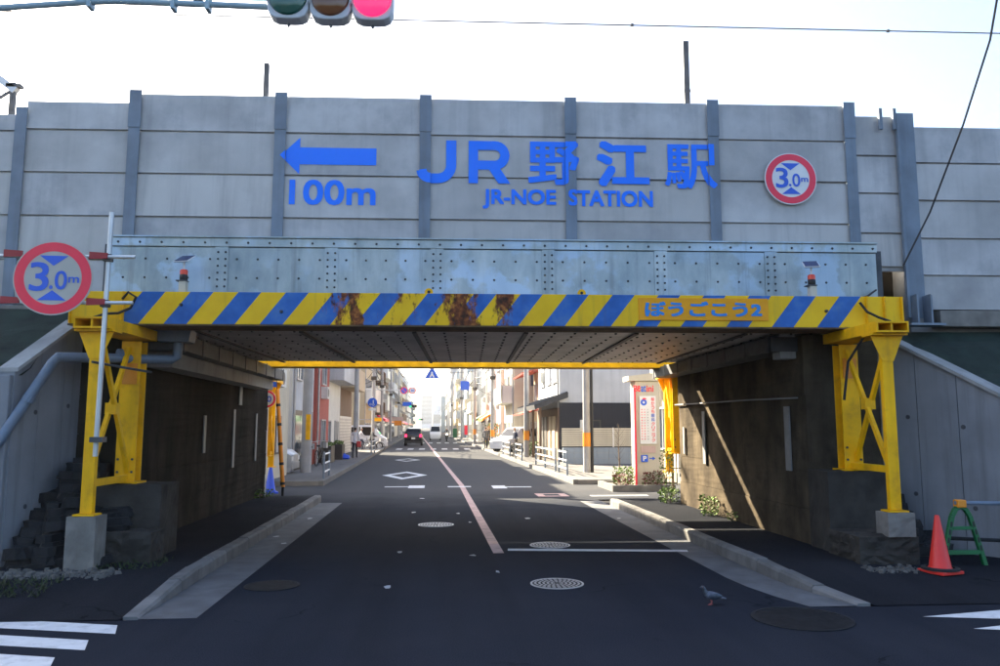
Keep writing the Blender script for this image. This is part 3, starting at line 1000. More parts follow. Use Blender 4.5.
# ------------------------------------------------------------------ height guard frames (yellow)
def guard_frame(label, BY, zb, zt, u0, u1, xl, xr, rear=False):
    t = thing('height_guard_frame', label, 'guard frame', BRL, SKEW)
    bm_ = MB().box(u0, u1, BY, BY + .45, zb, zt)
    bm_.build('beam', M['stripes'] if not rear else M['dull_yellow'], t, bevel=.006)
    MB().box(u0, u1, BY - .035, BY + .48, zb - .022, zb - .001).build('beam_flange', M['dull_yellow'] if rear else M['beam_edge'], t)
    sgn = 1 if rear else -1
    for x, nm in ((xl, 'l'), (xr, 'r')):
        yf = BY - .65 if not rear else BY + 1.2                # outer leg
        yr = BY + .38
        if rear and x < 0: yf, yr = BY + 3.7, BY + 3.0
        # cap beam: open channel lying on the two legs
        zc0, zc1 = zb - .16, zb - .025
        a, b = min(yf, yr, BY + .1) - .2, max(yf, yr) + .2
        c = MB()
        c.box(x - .2, x + .2, a, b, zc0, zc0 + .022)
        c.box(x - .2, x + .2, a, b, zc1 - .022, zc1)
        c.box(x - .2, x - .18, a, b, zc0 + .023, zc1 - .023)
        c.box(x + .18, x + .2, a, b, zc0 + .023, zc1 - .023)
        cp = c.build('cap_beam', M['yellow'], t)
        MB().box(x - .012, x + .012, a + .02, b - .02, zc0 + .024, zc1 - .024).build('web_plate', M['yellow'], cp)
        MB().box(x - .22, x + .22, yf - .13, yf + .13, zc0 - .026, zc0 - .002).build('head_plate', M['yellow'], t)
        # outer leg: square hollow section with flared head
        zbase = .76
        lg = MB().box(x - .07, x + .07, yf - .04, yf + .04, zbase, zc0 - .03)
        leg = lg.build('leg', M['yellow'], t, bevel=.008)
        h = MB()
        yface = yf - .045 if not rear else yf + .045
        h.prism([(x - .07, zc0 - .34), (x + .07, zc0 - .34), (x + .2, zc0 - .03), (x - .2, zc0 - .03)], 'y', yface - .006, yface + .006)
        h.build('head_gusset', M['yellow'], leg)
        MB().box(x - .12, x + .12, yf - .1, yf + .1, zbase - .02, zbase - .001).build('base_plate', M['yellow'], leg)
        # inner leg: wide H section
        zi = 1.2 if x > 0 else 1.06
        l2 = MB()
        l2.box(x - .125, x + .125, yr - .1, yr - .085, zi, zc0 - .03)
        l2.box(x - .125, x + .125, yr + .085, yr + .1, zi, zc0 - .03)
        l2.box(x - .01, x + .01, yr - .084, yr + .084, zi, zc0 - .03)
        leg2 = l2.build('leg', M['yellow'], t)
        MB().box(x - .18, x + .18, yr - .15, yr + .15, zi - .025, zi - .002).build('base_plate', M['yellow'], leg2)
        b_ = MB()
        for i in range(2):
            for dx in (-.09, .09):
                b_.cyl((x + dx, yr - .105, zi + .12 + .16 * i), (x + dx, yr - .12, zi + .12 + .16 * i), .016, .016, 6)
        b_.build('bolts', M['bolt'], leg2, kind='stuff')
        ya, yb = (yf + .04, yr - .1) if not rear else (yr + .1, yf - .04)
        MB().bar((x - .03, ya, zi + .12), (x - .03, yb, zc0 - .12), .045, .06).build('brace', M['yellow'], t)
        MB().bar((x + .035, ya, zc0 - .12), (x + .035, yb, zi + .12), .045, .06).build('brace', M['yellow'], t)
        MB().box(x - .065, x + .065, (ya + yb) / 2 - .06, (ya + yb) / 2 + .06, (zi + zc0) / 2 - .07, (zi + zc0) / 2 + .07).build('brace_gusset', M['yellow'], t)
        MB().bar((x, ya, zi + .04), (x, yb, zi + .04), .08, .08).build('tie_bar', M['yellow'], t)
        if not rear:
            f = footing = thing('concrete_footing', 'pale concrete block under the front yellow leg on the %s' % ('left' if x < 0 else 'right'), 'footing', BRL, SKEW, 'concrete blocks under the yellow frame')
            rough_block(MB(), x - .165, x + .165, yf - .14, yf + .14, .46 if x > 0 else .05, .738, 5, .008).build('block', M['footing_pale'], f, bevel=.012)
            if x < 0:
                pass
        # pedestal behind, against the abutment
        if not rear:
            pd = thing('concrete_pedestal', 'rough dark concrete pedestal against %s abutment under the rear leg' % ('left' if x < 0 else 'right'), 'pedestal', BRL, SKEW, 'pedestals of the yellow frame')
            x0, x1 = (x - .25, x + .55) if x < 0 else (x - .46, x + .4)
            rough_block(MB(), x0, x1, yr - .3, yr + .3, 0.05, zi - .027, 7, .014).build('upper_block', M['footing'], pd, bevel=.02)
            if x > 0:
                rough_block(MB(), x - .5, x + .22, yr - 1.12, yr - .31, 0.02, .455, 8, .03).build('lower_block', M['footing'], pd, bevel=.03)
            else:
                rough_block(MB(), x + .02, x + .62, yr - .72, yr - .31, 0.02, .5, 7, .025).build('lower_block', M['footing'], pd, bevel=.03)
    return t

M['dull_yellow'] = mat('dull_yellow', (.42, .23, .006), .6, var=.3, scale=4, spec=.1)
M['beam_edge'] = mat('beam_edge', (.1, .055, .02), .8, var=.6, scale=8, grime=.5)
gf = guard_frame('yellow and blue striped height guard beam on yellow legs', 10.0, 3.05, 3.47, -4.66, 6.15, -3.98, 5.53)
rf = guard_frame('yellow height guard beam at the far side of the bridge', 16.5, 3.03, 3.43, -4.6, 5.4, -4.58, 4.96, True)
# end stiffeners, lifting lugs and bolts of the front beam
for x in (5.66, 5.9, 6.135):
    MB().box(x - .008, x + .008, 9.955, 9.998, 3.055, 3.465).build('end_stiffener', M['yellow'], gf)
for x in (-3.99, -4.645):
    MB().box(x - .008, x + .008, 9.96, 9.998, 3.055, 3.465).build('end_stiffener', M['yellow'], gf)
for x in (-.12, 1.88):
    m = MB(); m.cyl((x, 10.03, 3.49), (x, 10.05, 3.49), .055, .055, 16); m.box(x - .05, x + .05, 10.028, 10.052, 3.468, 3.49)
    p = m.build('lifting_lug', M['yellow'], gf)
    MB().cyl((x, 10.0265, 3.495), (x, 10.03, 3.495), .02, .02, 10).build('eye', M['black'], p)
for x, z in ((-3.27, 3.3), (5.12, 3.27), (-2.0, 3.22)):
    MB().cyl((x, 9.999, z), (x, 9.97, z), .022, .018, 8).build('bolt', M['bolt'], gf)
pl = MB().box(2.62, 4.34, 9.985, 9.997, 3.135, 3.43).build('name_plate', M['plate_orange'], gf, bevel=.003)
link('lettering', text_mesh('lettering', 'ぼうごこう2', 2.70, 4.25, 3.185, 3.385, M['cyan_blue'], 9.982, .035), pl)
for x, y_, z in ((-3.98, 9.999, 2.15), (5.53, 9.999, 2.25)):
    m = MB().box(x - .09, x + .09, 10.262, 10.278, z + .15, z + .42)
    p = m.build('orange_notice', M['orange_notice'] if 'orange_notice' in M else M['orange'], gf)
for x, s in ((-4.05, 1), (5.75, -1)):
    pts = [(x + s * .2, 9.93, 3.42), (x + s * .28, 9.9, 3.3), (x + s * .12, 9.88, 3.2), (x - s * .05, 9.9, 3.12), (x - s * .12, 9.85, 3.0)]
    if s < 0:
        pts = [(5.55, 9.94, 3.38), (5.62, 9.9, 3.25), (5.75, 9.86, 3.17), (5.88, 9.84, 3.12), (5.95, 9.82, 3.09), (5.5, 9.8, 2.9), (5.38, 10.0, 2.6), (5.3, 10.0, 2.1)]
    else:
        pts = [(-3.98, 9.93, 3.36), (-3.9, 9.9, 3.44), (-3.8, 9.9, 3.38), (-3.86, 9.9, 3.24), (-4.0, 9.88, 3.17), (-4.15, 9.86, 3.16), (-4.3, 9.84, 3.1)]
    MB().tube(pts, .017, 6).build('cable', M['rubber'], gf)
MB().tube([(-3.96, 9.2, 2.5), (-3.8, 9.6, 2.47), (-3.62, 10.05, 2.44)], .015, 8).build('stay_bar', M['dark_steel'], gf)

# solar warning beacons on the striped beam
def beacon(label, u, loc_y=10.12):
    t = thing('warning_beacon', label, 'beacon', BRL, SKEW, 'solar warning beacons on the beam')
    z = 3.472
    MB().box(u - .045, u + .045, loc_y - .05, loc_y + .05, z, z + .15).build('bracket', M['beige_box'], t, bevel=.004)
    MB().box(u - .08, u + .05, loc_y - .06, loc_y + .06, z + .151, z + .165).build('bracket_plate', M['dark_steel'], t)
    MB().lathe([(.042, 0), (.05, .01), (.05, .07), (.046, .075)], (u, loc_y, z + .166), 16).build('base', M['black'], t, smooth=True)
    MB().lathe([(.048, 0), (.05, .05), (.04, .066)], (u, loc_y, z + .242), 16).build('lamp', M['beacon_red'], t, smooth=True)
    MB().cyl((u, loc_y, z + .309), (u, loc_y, z + .42), .012, .012, 8).build('stem', M['white_sign'], t)
    p = MB(); p.bar((u - .02, loc_y - .085, z + .4), (u + .02, loc_y + .085, z + .50), .2, .014)
    s = p.build('solar_panel', M['white_sign'], t)
    q = MB(); q.bar((u - .02, loc_y - .085, z + .4115), (u + .02, loc_y + .085, z + .5115), .18, .004)
    q.build('solar_cells', M['solar'], s)
    q = MB(); q.bar((u - .02, loc_y - .085, z + .389), (u + .02, loc_y + .085, z + .489), .18, .004)
    q.build('solar_back', M['solar'], s)
    return t
beacon('small solar warning beacon on the left end of striped beam', -3.3)
beacon('small solar warning beacon on the right end of striped beam', 5.0)

# ------------------------------------------------------------------ wing walls
def wing(label, foot, xyt, th):
    """foot: list of (x, y, ztop) near to far; th thickness vector"""
    t = thing('wing_wall', label, 'wall')
    (xa, ya, za), (xb, yb, zb) = foot
    tx, ty = th
    m = MB()
    n = 3
    for i in range(n):
        p, q = i / n, (i + 1) / n
        a = Vector((xa, ya, za)).lerp(Vector((xb, yb, zb)), p)
        b = Vector((xa, ya, za)).lerp(Vector((xb, yb, zb)), q)
        e = .006
        d = (b - a).normalized() * e
        a2, b2 = a + d, b - d
        m = MB()
        vs = [(a2.x, a2.y, .02), (b2.x, b2.y, .02), (b2.x, b2.y, b2.z), (a2.x, a2.y, a2.z),
              (a2.x + tx, a2.y + ty, .02), (b2.x + tx, b2.y + ty, .02), (b2.x + tx, b2.y + ty, b2.z), (a2.x + tx, a2.y + ty, a2.z)]
        m.add(vs, [(0, 1, 2, 3), (7, 6, 5, 4), (3, 2, 6, 7), (0, 3, 7, 4), (1, 5, 6, 2)])
        m.build('cast_panel', M['wing_concrete'], t)
    m = MB()
    e0, e1 = Vector((xa, ya, za)), Vector((xb, yb, zb))
    inx, iny = -tx * .18, -ty * .18
    m.add([(e0.x + inx, e0.y + iny, e0.z + .002), (e1.x + inx, e1.y + iny, e1.z + .002), (e1.x + inx, e1.y + iny, e1.z + .05), (e0.x + inx, e0.y + iny, e0.z + .05),
           (e0.x + tx, e0.y + ty, e0.z + .002), (e1.x + tx, e1.y + ty, e1.z + .002), (e1.x + tx, e1.y + ty, e1.z + .05), (e0.x + tx, e0.y + ty, e0.z + .05)],
          [(0, 1, 2, 3), (7, 6, 5, 4), (3, 2, 6, 7), (0, 3, 7, 4), (1, 5, 6, 2), (0, 4, 5, 1)])
    m.build('coping', M['concrete'], t)
    h = MB()
    for p_, zf in ((.25, .3), (.3, .72), (.72, .3), (.75, .66)):
        q = e0.lerp(e1, p_)
        nrm = Vector((-tx, -ty, 0)).normalized() * .004
        c = Vector((q.x, q.y, .02 + q.z * zf)) + nrm
        h.cyl(c - nrm * 3, c, .03, .03, 10)
    h.build('tie_holes', M['dark_steel'], t, kind='stuff')
    return t
wing('grey concrete wing wall left of the bridge with drain pipe', [(-5.0, 9.62, 2.4), (-4.72, 10.86, 3.24)], None, (-.2, .03))
wing('grey concrete wing wall right of the bridge behind the traffic cone', [(6.99, 9.2, 2.12), (6.2, 10.56, 3.06)], None, (.26, .12))
MB().box(-30, -5.02, 9.56, 9.74, 0, 2.36).build('retaining_wall', M['wing_concrete'], label='grey retaining wall at the left edge below the dark netting', cat='wall', bevel=.012)
MB().box(7.29, 30, 9.15, 9.31, 0, 2.1).build('retaining_wall', M['wing_concrete'], label='grey retaining wall at the right edge below the dark netting', cat='wall', bevel=.012)

# heaps of old dark masonry stones
def stones(label, x0, x1, y0, y1, hfun, n):
    t = thing('stone_heap', label, 'stones')
    protos = []
    for i in range(4):
        b = MB(); b.prism([(-.5, -.3), (-.3, -.5), (.25, -.52), (.5, -.35), (.52, .3), (.3, .5), (-.35, .5), (-.5, .2)], 'z', -.5, .5)
        b.v = [tuple(c * random.uniform(.75, 1.1) for c in v) for v in b.v]
        protos.append(b.mesh('stone', M['black_stone']))
    rows = 11
    for j in range(rows):
        y = y0 + (y1 - y0) * j / (rows - 1)
        x = x0
        while x < x1:
            w = random.uniform(.2, .36)
            top = hfun(x + w / 2, y)
            z = .08
            lay = 0
            while z < top:
                h = random.uniform(.075, .11)
                if z + h > top - .2 or j == 0 or hfun(x + w / 2, y - .14) < z + .1:
                    o = bpy.data.objects.new('stone', random.choice(protos))
                    COL.objects.link(o); o.parent = t
                    o.location = (x + w / 2 + random.uniform(-.03, .03), y + random.uniform(-.04, .04), z + h / 2)
                    o.scale = (w * 1.05, random.uniform(.2, .3), h * 1.25)
                    o.rotation_euler = (random.uniform(-.12, .12), random.uniform(-.12, .12), random.uniform(-.3, .3))
                z += h
                lay += 1
            x += w * .92
    return t
def hl(x, y):
    if x > -4.32: return .2 + .5 * max(0, min(1, (y - 9.7) / .4))
    return .25 + 1.0 * max(0, min(1, (y - 9.55) / .75)) * max(0, min(1, (x + 5.1) / .55))
def hr(x, y):
    return .12 + .85 * max(0, min(1, (y - 9.45) / .8)) * max(0, min(1, (6.5 - x) / .55))
stones('heap of black layered stones against the left wing wall', -4.92, -3.95, 9.62, 10.6, hl, 0)
stones('heap of black layered stones between right pedestal and wing wall', 5.9, 6.35, 9.6, 10.5, hr, 0)

# drain pipe
dp = thing('drain_pipe', 'blue-grey drain pipe bending along the left wing wall', 'pipe')
P0 = on_front(0, 440, 9.35); P1 = on_front(58, 357, 9.62); P2 = on_front(172, 352, 10.75)
MB().tube([(P0.x - .25, 9.35, 1.2), (P0.x, P0.y, P0.z), (P1.x - .06, P1.y, P1.z - .07), (P1.x, P1.y, P1.z), (P1.x + .1, P1.y + .1, P1.z + .005), (P2.x, P2.y, 2.66), (P2.x + .06, P2.y + .03, 2.7), (P2.x + .07, P2.y + .03, 2.9)], .062, 12).build('pipe', M['pipe'], dp, smooth=True)
d = (P1 - P0).normalized()
MB().cyl(P0.lerp(P1, .45), P0.lerp(P1, .52), .073, .073, 12).build('collar', M['pipe'], dp)
MB().cyl(P1.lerp(P2, .5), P1.lerp(P2, .53), .073, .073, 12).build('collar', M['pipe'], dp)
MB().prism([(P2.x - .15, 2.9), (P2.x + .25, 2.9), (P2.x + .28, 3.09), (P2.x - .19, 3.09)], 'y', P2.y - .12, P2.y + .15).build('hopper', M['pipe'], dp)

# round clearance sign on its pole, strapped to the left leg
M['sign_grey'] = mat('sign_grey', (.42, .4, .36), .5, var=.08)
M['clamp_red'] = mat('clamp_red', (.3, .015, .02), .5)
sp = on_front(53, 278, 8.95)
cs = clearance_sign('round red-ringed 3.0 m clearance sign on a pole at left', .43, (sp.x, sp.y, sp.z), .05, face='sign_grey')
MB().cyl((.53, .12, -2.02), (.55, .12, .82), .028, .028, 12).build('pole', M['galv_pole'], cs)
for z in (.27, -.27):
    MB().cyl((-1.6, .075, z - .03), (.86, .06, z + .01), .022, .022, 10).build('cross_bar', M['galv_pole'], cs)
    for x in (-.46, .46):
        m = MB(); m.prism([(x - .1, z - .03), (x + .1, z - .02), (x + .1, z + .045), (x - .1, z + .055)], 'y', .03, .05)
        m.build('clamp', M['clamp_red'], cs)
    MB().box(.5, .59, .06, .15, z - .04, z + .04).build('pole_clamp', M['dark_steel'], cs)
MB().box(.48, .62, .05, .19, -1.86, -1.8).build('pole_clamp', M['dark_steel'], cs)

# ------------------------------------------------------------------ traffic signal on its arm
ts = thing('traffic_signal', 'horizontal traffic signal on an arm with red lit', 'traffic light', (-.915, 6.17, 5.25), -YAW * .5)
S = .345
m = MB()
for i in (-1, 0, 1):
    pts = []
    for t_ in range(24):
        a = 2 * math.pi * t_ / 24
        ca, sa = math.cos(a), math.sin(a)
        e = 4.0
        rr = (abs(ca) ** e + abs(sa) ** e) ** (-1 / e)
        pts.append((i * S + .17 * ca * rr, .18 * sa * rr))
    m = MB(); m.prism(pts, 'y', -.06, .07)
    m.build('housing', M['signal_body'], ts, bevel=.012)
    L = MB()
    for k_ in range(5):
        pass
    prof = [(.155, 0), (.148, -.02), (.11, -.038), (.06, -.047), (.0, -.05)]
    vs, fs = [], []
    n = 28
    for r_, y_ in prof[:-1]:
        for q in range(n):
            a = 2 * math.pi * q / n
            vs.append((i * S + r_ * math.cos(a), -.062 + y_, r_ * math.sin(a)))
    vs.append((i * S, -.112, 0))
    for j in range(3):
        for q in range(n):
            fs.append((j * n + q, j * n + (q + 1) % n, (j + 1) * n + (q + 1) % n, (j + 1) * n + q))
    fs += [(3 * n + q, 3 * n + (q + 1) % n, 4 * n) for q in range(n)]
    MB().add(vs, fs).build('lens', M[('lens_green', 'lens_amber', 'lens_red')[i + 1]], ts, smooth=True)
    v = MB()
    n = 20
    vs, fs = [], []
    for q in range(n + 1):
        a = math.pi * (-.08 + 1.16 * q / n)
        for r_ in (.166, .172):
            vs.append((i * S + r_ * math.cos(a), -.061, r_ * math.sin(a)))
            vs.append((i * S + r_ * math.cos(a), -.061 - .2 * max(.15, math.sin(a)), r_ * math.sin(a) - .02))
    for q in range(n):
        o = q * 4
        fs += [(o, o + 4, o + 5, o + 1), (o + 2, o + 3, o + 7, o + 6), (o + 1, o + 5, o + 7, o + 3)]
    v.add(vs, fs).build('visor', M['signal_body'], ts)
    MB().cyl((i * S, .0, -.2), (i * S, .0, -.225), .014, .01, 8).build('drain_stud', M['dark_steel'], ts)
MB().tube([(-.52, .0, .03), (-2.0, -.02, .02), (-4.9, -.05, .0)], .032, 12).build('arm', M['signal_arm'], ts, smooth=True)
MB().tube([(-.52, .0, -.055), (-1.0, -.01, -.05), (-1.75, -.02, -.045), (-1.95, -.02, -.055), (-3.0, -.03, -.16), (-4.9, -.05, -.5)], .026, 12).build('stay', M['signal_arm'], ts, smooth=True)
for x in (-1.0, -1.28, -1.95):
    MB().box(x - .016, x + .016, -.055, .035, -.11, .085).build('arm_clamp', M['signal_arm'], ts, bevel=.004)
MB().box(-1.12, -1.05, -.03, .03, -.03, -.005).build('arm_box', M['dark_steel'], ts)
MB().lathe([(.15, 0), (.13, 2.5), (.11, 6.0)], (-4.95, -.05, -5.22), 16).build('mast', M['signal_arm'], ts, smooth=True)

# ------------------------------------------------------------------ traffic cone, barricade
def cone(label, loc, m, h=.7, group=None):
    t = thing('traffic_cone', label, 'traffic cone', loc, .3, group)
    s = h / .7
    b = MB()
    b.prism([(-.19 * s, -.17 * s), (-.17 * s, -.19 * s), (.17 * s, -.19 * s), (.19 * s, -.17 * s), (.19 * s, .17 * s), (.17 * s, .19 * s), (-.17 * s, .19 * s), (-.19 * s, .17 * s)], 'z', .0, .035 * s)
    b.build('base', m, t, bevel=.006)
    MB().lathe([(.145 * s, .035 * s), (.14 * s, .06 * s), (.128 * s, .075 * s), (.03 * s, .68 * s), (.024 * s, .7 * s), (.006, .7 * s)], n=24).build('cone_body', m, t, smooth=True)
    return t
c1 = cone('red traffic cone with black weight beside the right footing', (5.72, 8.7, .105), M['red_plastic'], .64)
MB().lathe([(.2, .036), (.2, .06), (.15, .065), (.147, .04)], n=24).build('rubber_weight', M['rubber'], c1)

bc = thing('barricade', 'green plastic single-pipe barricade stand with orange cap at right edge', 'barricade', (6.2, 8.98, .1), 0)
for s in (-1, 1):
    pts = [(s * .27, 0, 0), (s * .235, 0, .14), (s * .15, 0, .46), (s * .11, 0, .6), (s * .06, 0, .685), (0, 0, .71)]
    m = MB()
    for a, b in zip(pts, pts[1:]):
        m.bar(a, b, .05, .05, (0, 1, 0))
    lg = m.build('leg', M['green_plastic'], bc, bevel=.006)
    m = MB()
    for f in (.2, .4, .6, .8):
        x = s * (.235 - .12 * f); z = .14 + .46 * f
        m.bar((x + s * .004, -.0265, z - .03), (x - s * .004, -.0265, z + .03), .022, .004, (0, 1, 0))
    m.build('slots', M['black'], lg, kind='stuff')
MB().bar((-.2, 0, .18), (.2, 0, .18), .045, .05).build('crossbar', M['green_plastic'], bc, bevel=.005)
MB().bar((-.14, 0, .46), (.14, 0, .46), .04, .04).build('crossbar', M['green_plastic'], bc, bevel=.005)
MB().box(-.055, .055, -.05, .05, .7, .79).build('pipe_holder', M['orange'], bc, bevel=.012)
MB().cyl((-.06, .0, .755), (2.3, -.1, .72), .024, .024, 12).build('pipe', M['pipe'], bc)
MB().cyl((-.1, .1, .33), (2.0, .12, .22), .022, .022, 12).build('lower_pipe', M['rusty'] if 'rusty' in M else M['iron'], bc)

# ------------------------------------------------------------------ pigeon
pg_p = on_ground(712, 605)
pg = thing('pigeon', 'grey pigeon walking on the road near right kerb', 'bird', (pg_p.x, pg_p.y, .004), math.pi)
pg.scale = (.75, .75, .75)
M['pigeon'] = mat('pigeon', (.09, .1, .13), .7, var=.4, scale=25)
M['pigeon_neck'] = mat('pigeon_neck', (.04, .05, .07), .4, var=.4, scale=30)
M['pigeon_foot'] = mat('pigeon_foot', (.35, .09, .08), .7)
prof = [(-.19, .075, .012, .01), (-.13, .085, .022, .016), (-.08, .1, .045, .038), (-.02, .11, .058, .055), (.04, .122, .052, .055), (.075, .145, .036, .038), (.09, .175, .024, .026), (.1, .205, .02, .022), (.112, .225, .021, .021), (.13, .228, .017, .017), (.143, .224, .007, .007), (.16, .219, .002, .002)]
vs, fs = [], []
n = 12
for k_, (x, z, ry, rz) in enumerate(prof):
    a = prof[max(0, k_ - 1)]; b = prof[min(len(prof) - 1, k_ + 1)]
    d = Vector((b[0] - a[0], 0, b[1] - a[1])).normalized()
    up = Vector((-d.z, 0, d.x))
    for q in range(n):
        t_ = 2 * math.pi * q / n
        vs.append(Vector((x, 0, z)) + Vector((0, 1, 0)) * ry * math.cos(t_) + up * rz * math.sin(t_))
for j in range(len(prof) - 1):
    for q in range(n):
        fs.append((j * n + q, j * n + (q + 1) % n, (j + 1) * n + (q + 1) % n, (j + 1) * n + q))
fs += [tuple(range(n)), tuple((len(prof) - 1) * n + q for q in range(n))[::-1]]
mb = MB().add(vs, fs)
for i_, f in enumerate(mb.f):
    mb.m[i_] = 1 if min(f) // n >= 5 else 0
mb.build('body', [M['pigeon'], M['pigeon_neck']], pg, smooth=True)
for s in (-1, 1):
    w = MB(); w.ball((-.035, s * .05, .115), .095, .014, .036, 10, 6)
    w.build('wing', M['pigeon_neck'], pg, smooth=True)
    l = MB(); l.tube([(.01 + s * .015, s * .022, .075), (.0 + s * .015, s * .024, .045), (.012 + s * .015, s * .024, .006)], .005, 6)
    for a in (-.5, 0, .5):
        l.tube([(.012 + s * .015, s * .024, .004), (.012 + s * .015 + .035 * math.cos(a), s * .024 + .035 * math.sin(a), .003)], .003, 5)
    l.tube([(.012 + s * .015, s * .024, .004), (-.008 + s * .015, s * .024, .003)], .003, 5)
    l.build('leg', M['pigeon_foot'], pg)
    MB().ball((.123, s * .019, .23), .004, .003, .004, 6, 4).build('eye', M['orange'], pg)

# ------------------------------------------------------------------ plants at wall feet
def leafy(name, label, cat, loc, rx, ry, h, n, mats, leaf=.05, group=None, parent=None, lean=0):
    mb = MB()
    nm = len(mats)
    for i in range(n):
        mb.cur = i % nm
        a, rr = random.uniform(0, 2 * math.pi), math.sqrt(random.random())
        z = h * random.random() ** .8
        sp = 1 - .35 * abs(z / h - .5)
        x, y = rx * rr * sp * math.cos(a), ry * rr * sp * math.sin(a)
        d = Vector((math.cos(a) + random.uniform(-.6, .6), math.sin(a) + random.uniform(-.6, .6), random.uniform(-.2, 1.0))).normalized()
        s = d.orthogonal().normalized()
        s.rotate(Matrix.Rotation(random.uniform(0, 6), 3, d))
        l = leaf * random.uniform(.6, 1.4)
        p = Vector((x, y, z))
        q = p + d * l
        mb.add([p, p + d * l * .45 + s * l * .3, q, p + d * l * .45 - s * l * .3], [(0, 1, 2, 3)])
    mb.cur = 0
    t = thing(name, label, cat, loc, 0, group)
    mb.build('foliage', mats, t, kind='stuff')
    st = MB()
    for i in range(7):
        a = random.uniform(0, 6.28)
        st.tube([(rx * .2 * math.cos(a), ry * .2 * math.sin(a), 0), (rx * .5 * math.cos(a), ry * .5 * math.sin(a), h * .75)], [.006, .003], 4)
    st.build('stems', M['bark'], t, kind='stuff')
    return t
G_ = [M['weed'], M['shrub']]
leafy('weed', 'sunlit green weed at the foot of right abutment, nearest of two', 'plant', (4.95, 14.15, .14), .14, .3, .34, 300, G_, .05, 'weeds under the right abutment')
leafy('weed', 'sunlit leafy weed at far corner of right abutment', 'plant', (4.9, 16.5, .14), .2, .3, .32, 320, G_, .05, 'weeds under the right abutment')
leafy('weed', 'small yellow-green weed at edge of the sun patch', 'plant', (5.03, 13.25, .14), .06, .12, .16, 40, G_, .05, 'weeds under the right abutment')
leafy('climbing_plant', 'green plant climbing the far yellow leg at right', 'plant', (5.05, 17.1, .1), .14, .25, 1.15, 420, G_, .05)
leafy('weed', 'low green weeds at the far corner of left abutment', 'plant', (-3.95, 18.4, .13), .2, .5, .2, 120, G_, .06)
def grass(label, x0, x1, y0, y1, n, h):
    mb = MB()
    for i in range(n):
        x, y = random.uniform(x0, x1), random.uniform(y0, y1)
        if random.random() < .35: continue
        a = random.uniform(0, 6.28)
        hh = h * random.uniform(.4, 1.2)
        dx, dy = .012 * math.cos(a), .012 * math.sin(a)
        lx, ly = random.uniform(-.06, .06), random.uniform(-.06, .06)
        z = ramp_z(y)
        mb.add([(x - dx, y - dy, z), (x + dx, y + dy, z), (x + lx, y + ly, z + hh)], [(0, 1, 2)])
    mb.build('grass', M['grass'], label=label, cat='grass', kind='stuff')
grass('short green grass at the lower left edge', -4.75, -3.95, 8.3, 8.9, 380, .07)
grass('sparse grass at the foot of the left concrete footing', -3.95, -3.2, 9.35, 10.1, 220, .06)
def rubble(label, n, x0, x1, y0, y1, smax):
    mb = MB()
    for i in range(n):
        x, y = random.uniform(x0, x1), y0 + (y1 - y0) * (random.random() + random.random()) / 2
        s = smax * random.random() ** 2.2 + .006
        z = ramp_z(y) - s * .2
        a = random.uniform(0, 6.28)
        m_ = random.randint(4, 6)
        poly = [(x + s * random.uniform(.6, 1.2) * math.cos(a + 6.283 * q / m_), y + s * random.uniform(.6, 1.2) * math.sin(a + 6.283 * q / m_)) for q in range(m_)]
        k0 = len(mb.v)
        mb.prism(poly, 'z', z, z + s * random.uniform(.4, 1.1))
        for q in range(k0 + m_, k0 + 2 * m_):
            vx, vy, vz = mb.v[q]
            mb.v[q] = (x + (vx - x) * .7, y + (vy - y) * .7, vz + random.uniform(-.2, .2) * s)
    mb.build('rubble', M['rubble'], label=label, cat='rubble', kind='stuff')
M['rubble'] = mat('rubble', (.1, .094, .086), .95, var=.4, scale=9)
rubble('pale broken rubble and gravel along the left footing', 420, -4.8, -3.5, 8.85, 9.4, .05)
rubble('pale broken rubble along the right footing', 260, 4.9, 5.95, 8.65, 8.95, .04)

# ------------------------------------------------------------------ wires, track-side masts
def mast(label, px, ptop, w, y):
    p = on_front(px, ptop, y)
    t = thing('track_mast', label, 'mast', (p.x, p.y, 4.26), 0, 'steel masts behind the parapet')
    MB().box(-w / 2, w / 2, -.04, .04, 0, p.z - 4.26).build('mast', M['dark_steel'], t)
    MB().box(-w / 2 - .01, w / 2 + .01, -.05, .05, (p.z - 4.26) * .78, (p.z - 4.26) * .79).build('band', M['dark_steel'], t)
mast('taller rusty steel mast rising behind the parapet right of centre', 685, 42, .1, 13)
mast('shorter grey steel mast rising behind the parapet left of centre', 267, 64, .08, 13)
def wire(label, pts, r=.008, sag=0, cat='wire', group=None):
    P = [Vector(p) for p in pts]
    if len(P) == 2:
        P = [P[0].lerp(P[1], i / 14) - Vector((0, 0, sag * 4 * (i / 14) * (1 - i / 14))) for i in range(15)]
    return MB().tube(P, r, 5).build('overhead_wire', M['wire'], label=label, cat=cat, group=group)
a_, b_ = on_front(395, 20, 13), on_front(1000, 33.5, 13)
d = b_ - a_
w_ = wire('thin feeder wire with small insulators crossing the white sky', [a_ - d * 1.2, b_ + d * .8], .012, 0)
for px, py in ((632, 25), (888, 31)):
    p = on_front(px, py, 13)
    MB().ball(p, .04, .03, .03, 8, 6).build('insulator', M['dark_steel'], w_)
wire('black cable hanging down beside the right end of parapet', [on_front(1002, -30, 8.0), on_front(990, 40, 8.8), on_front(963, 125, 9.6), on_front(930, 212, 10.2), on_front(903, 266, 10.45)], .013)
wire('short black cable from girder end to striped beam', [on_front(876, 290, 10.5), on_front(868, 296, 10.3), on_front(858, 299, 10.2)], .014)
fx = thing('lineside_fixture', 'grey steel lineside fixture above the wall at left edge', 'fixture', on_front(12, 108, 13.2))
MB().box(-.04, .04, -.04, .04, -2, .45).build('post', M['dark_steel'], fx)
MB().bar((-.35, 0, .6), (.05, 0, .3), .12, .12).build('arm', M['galv_pole'], fx)
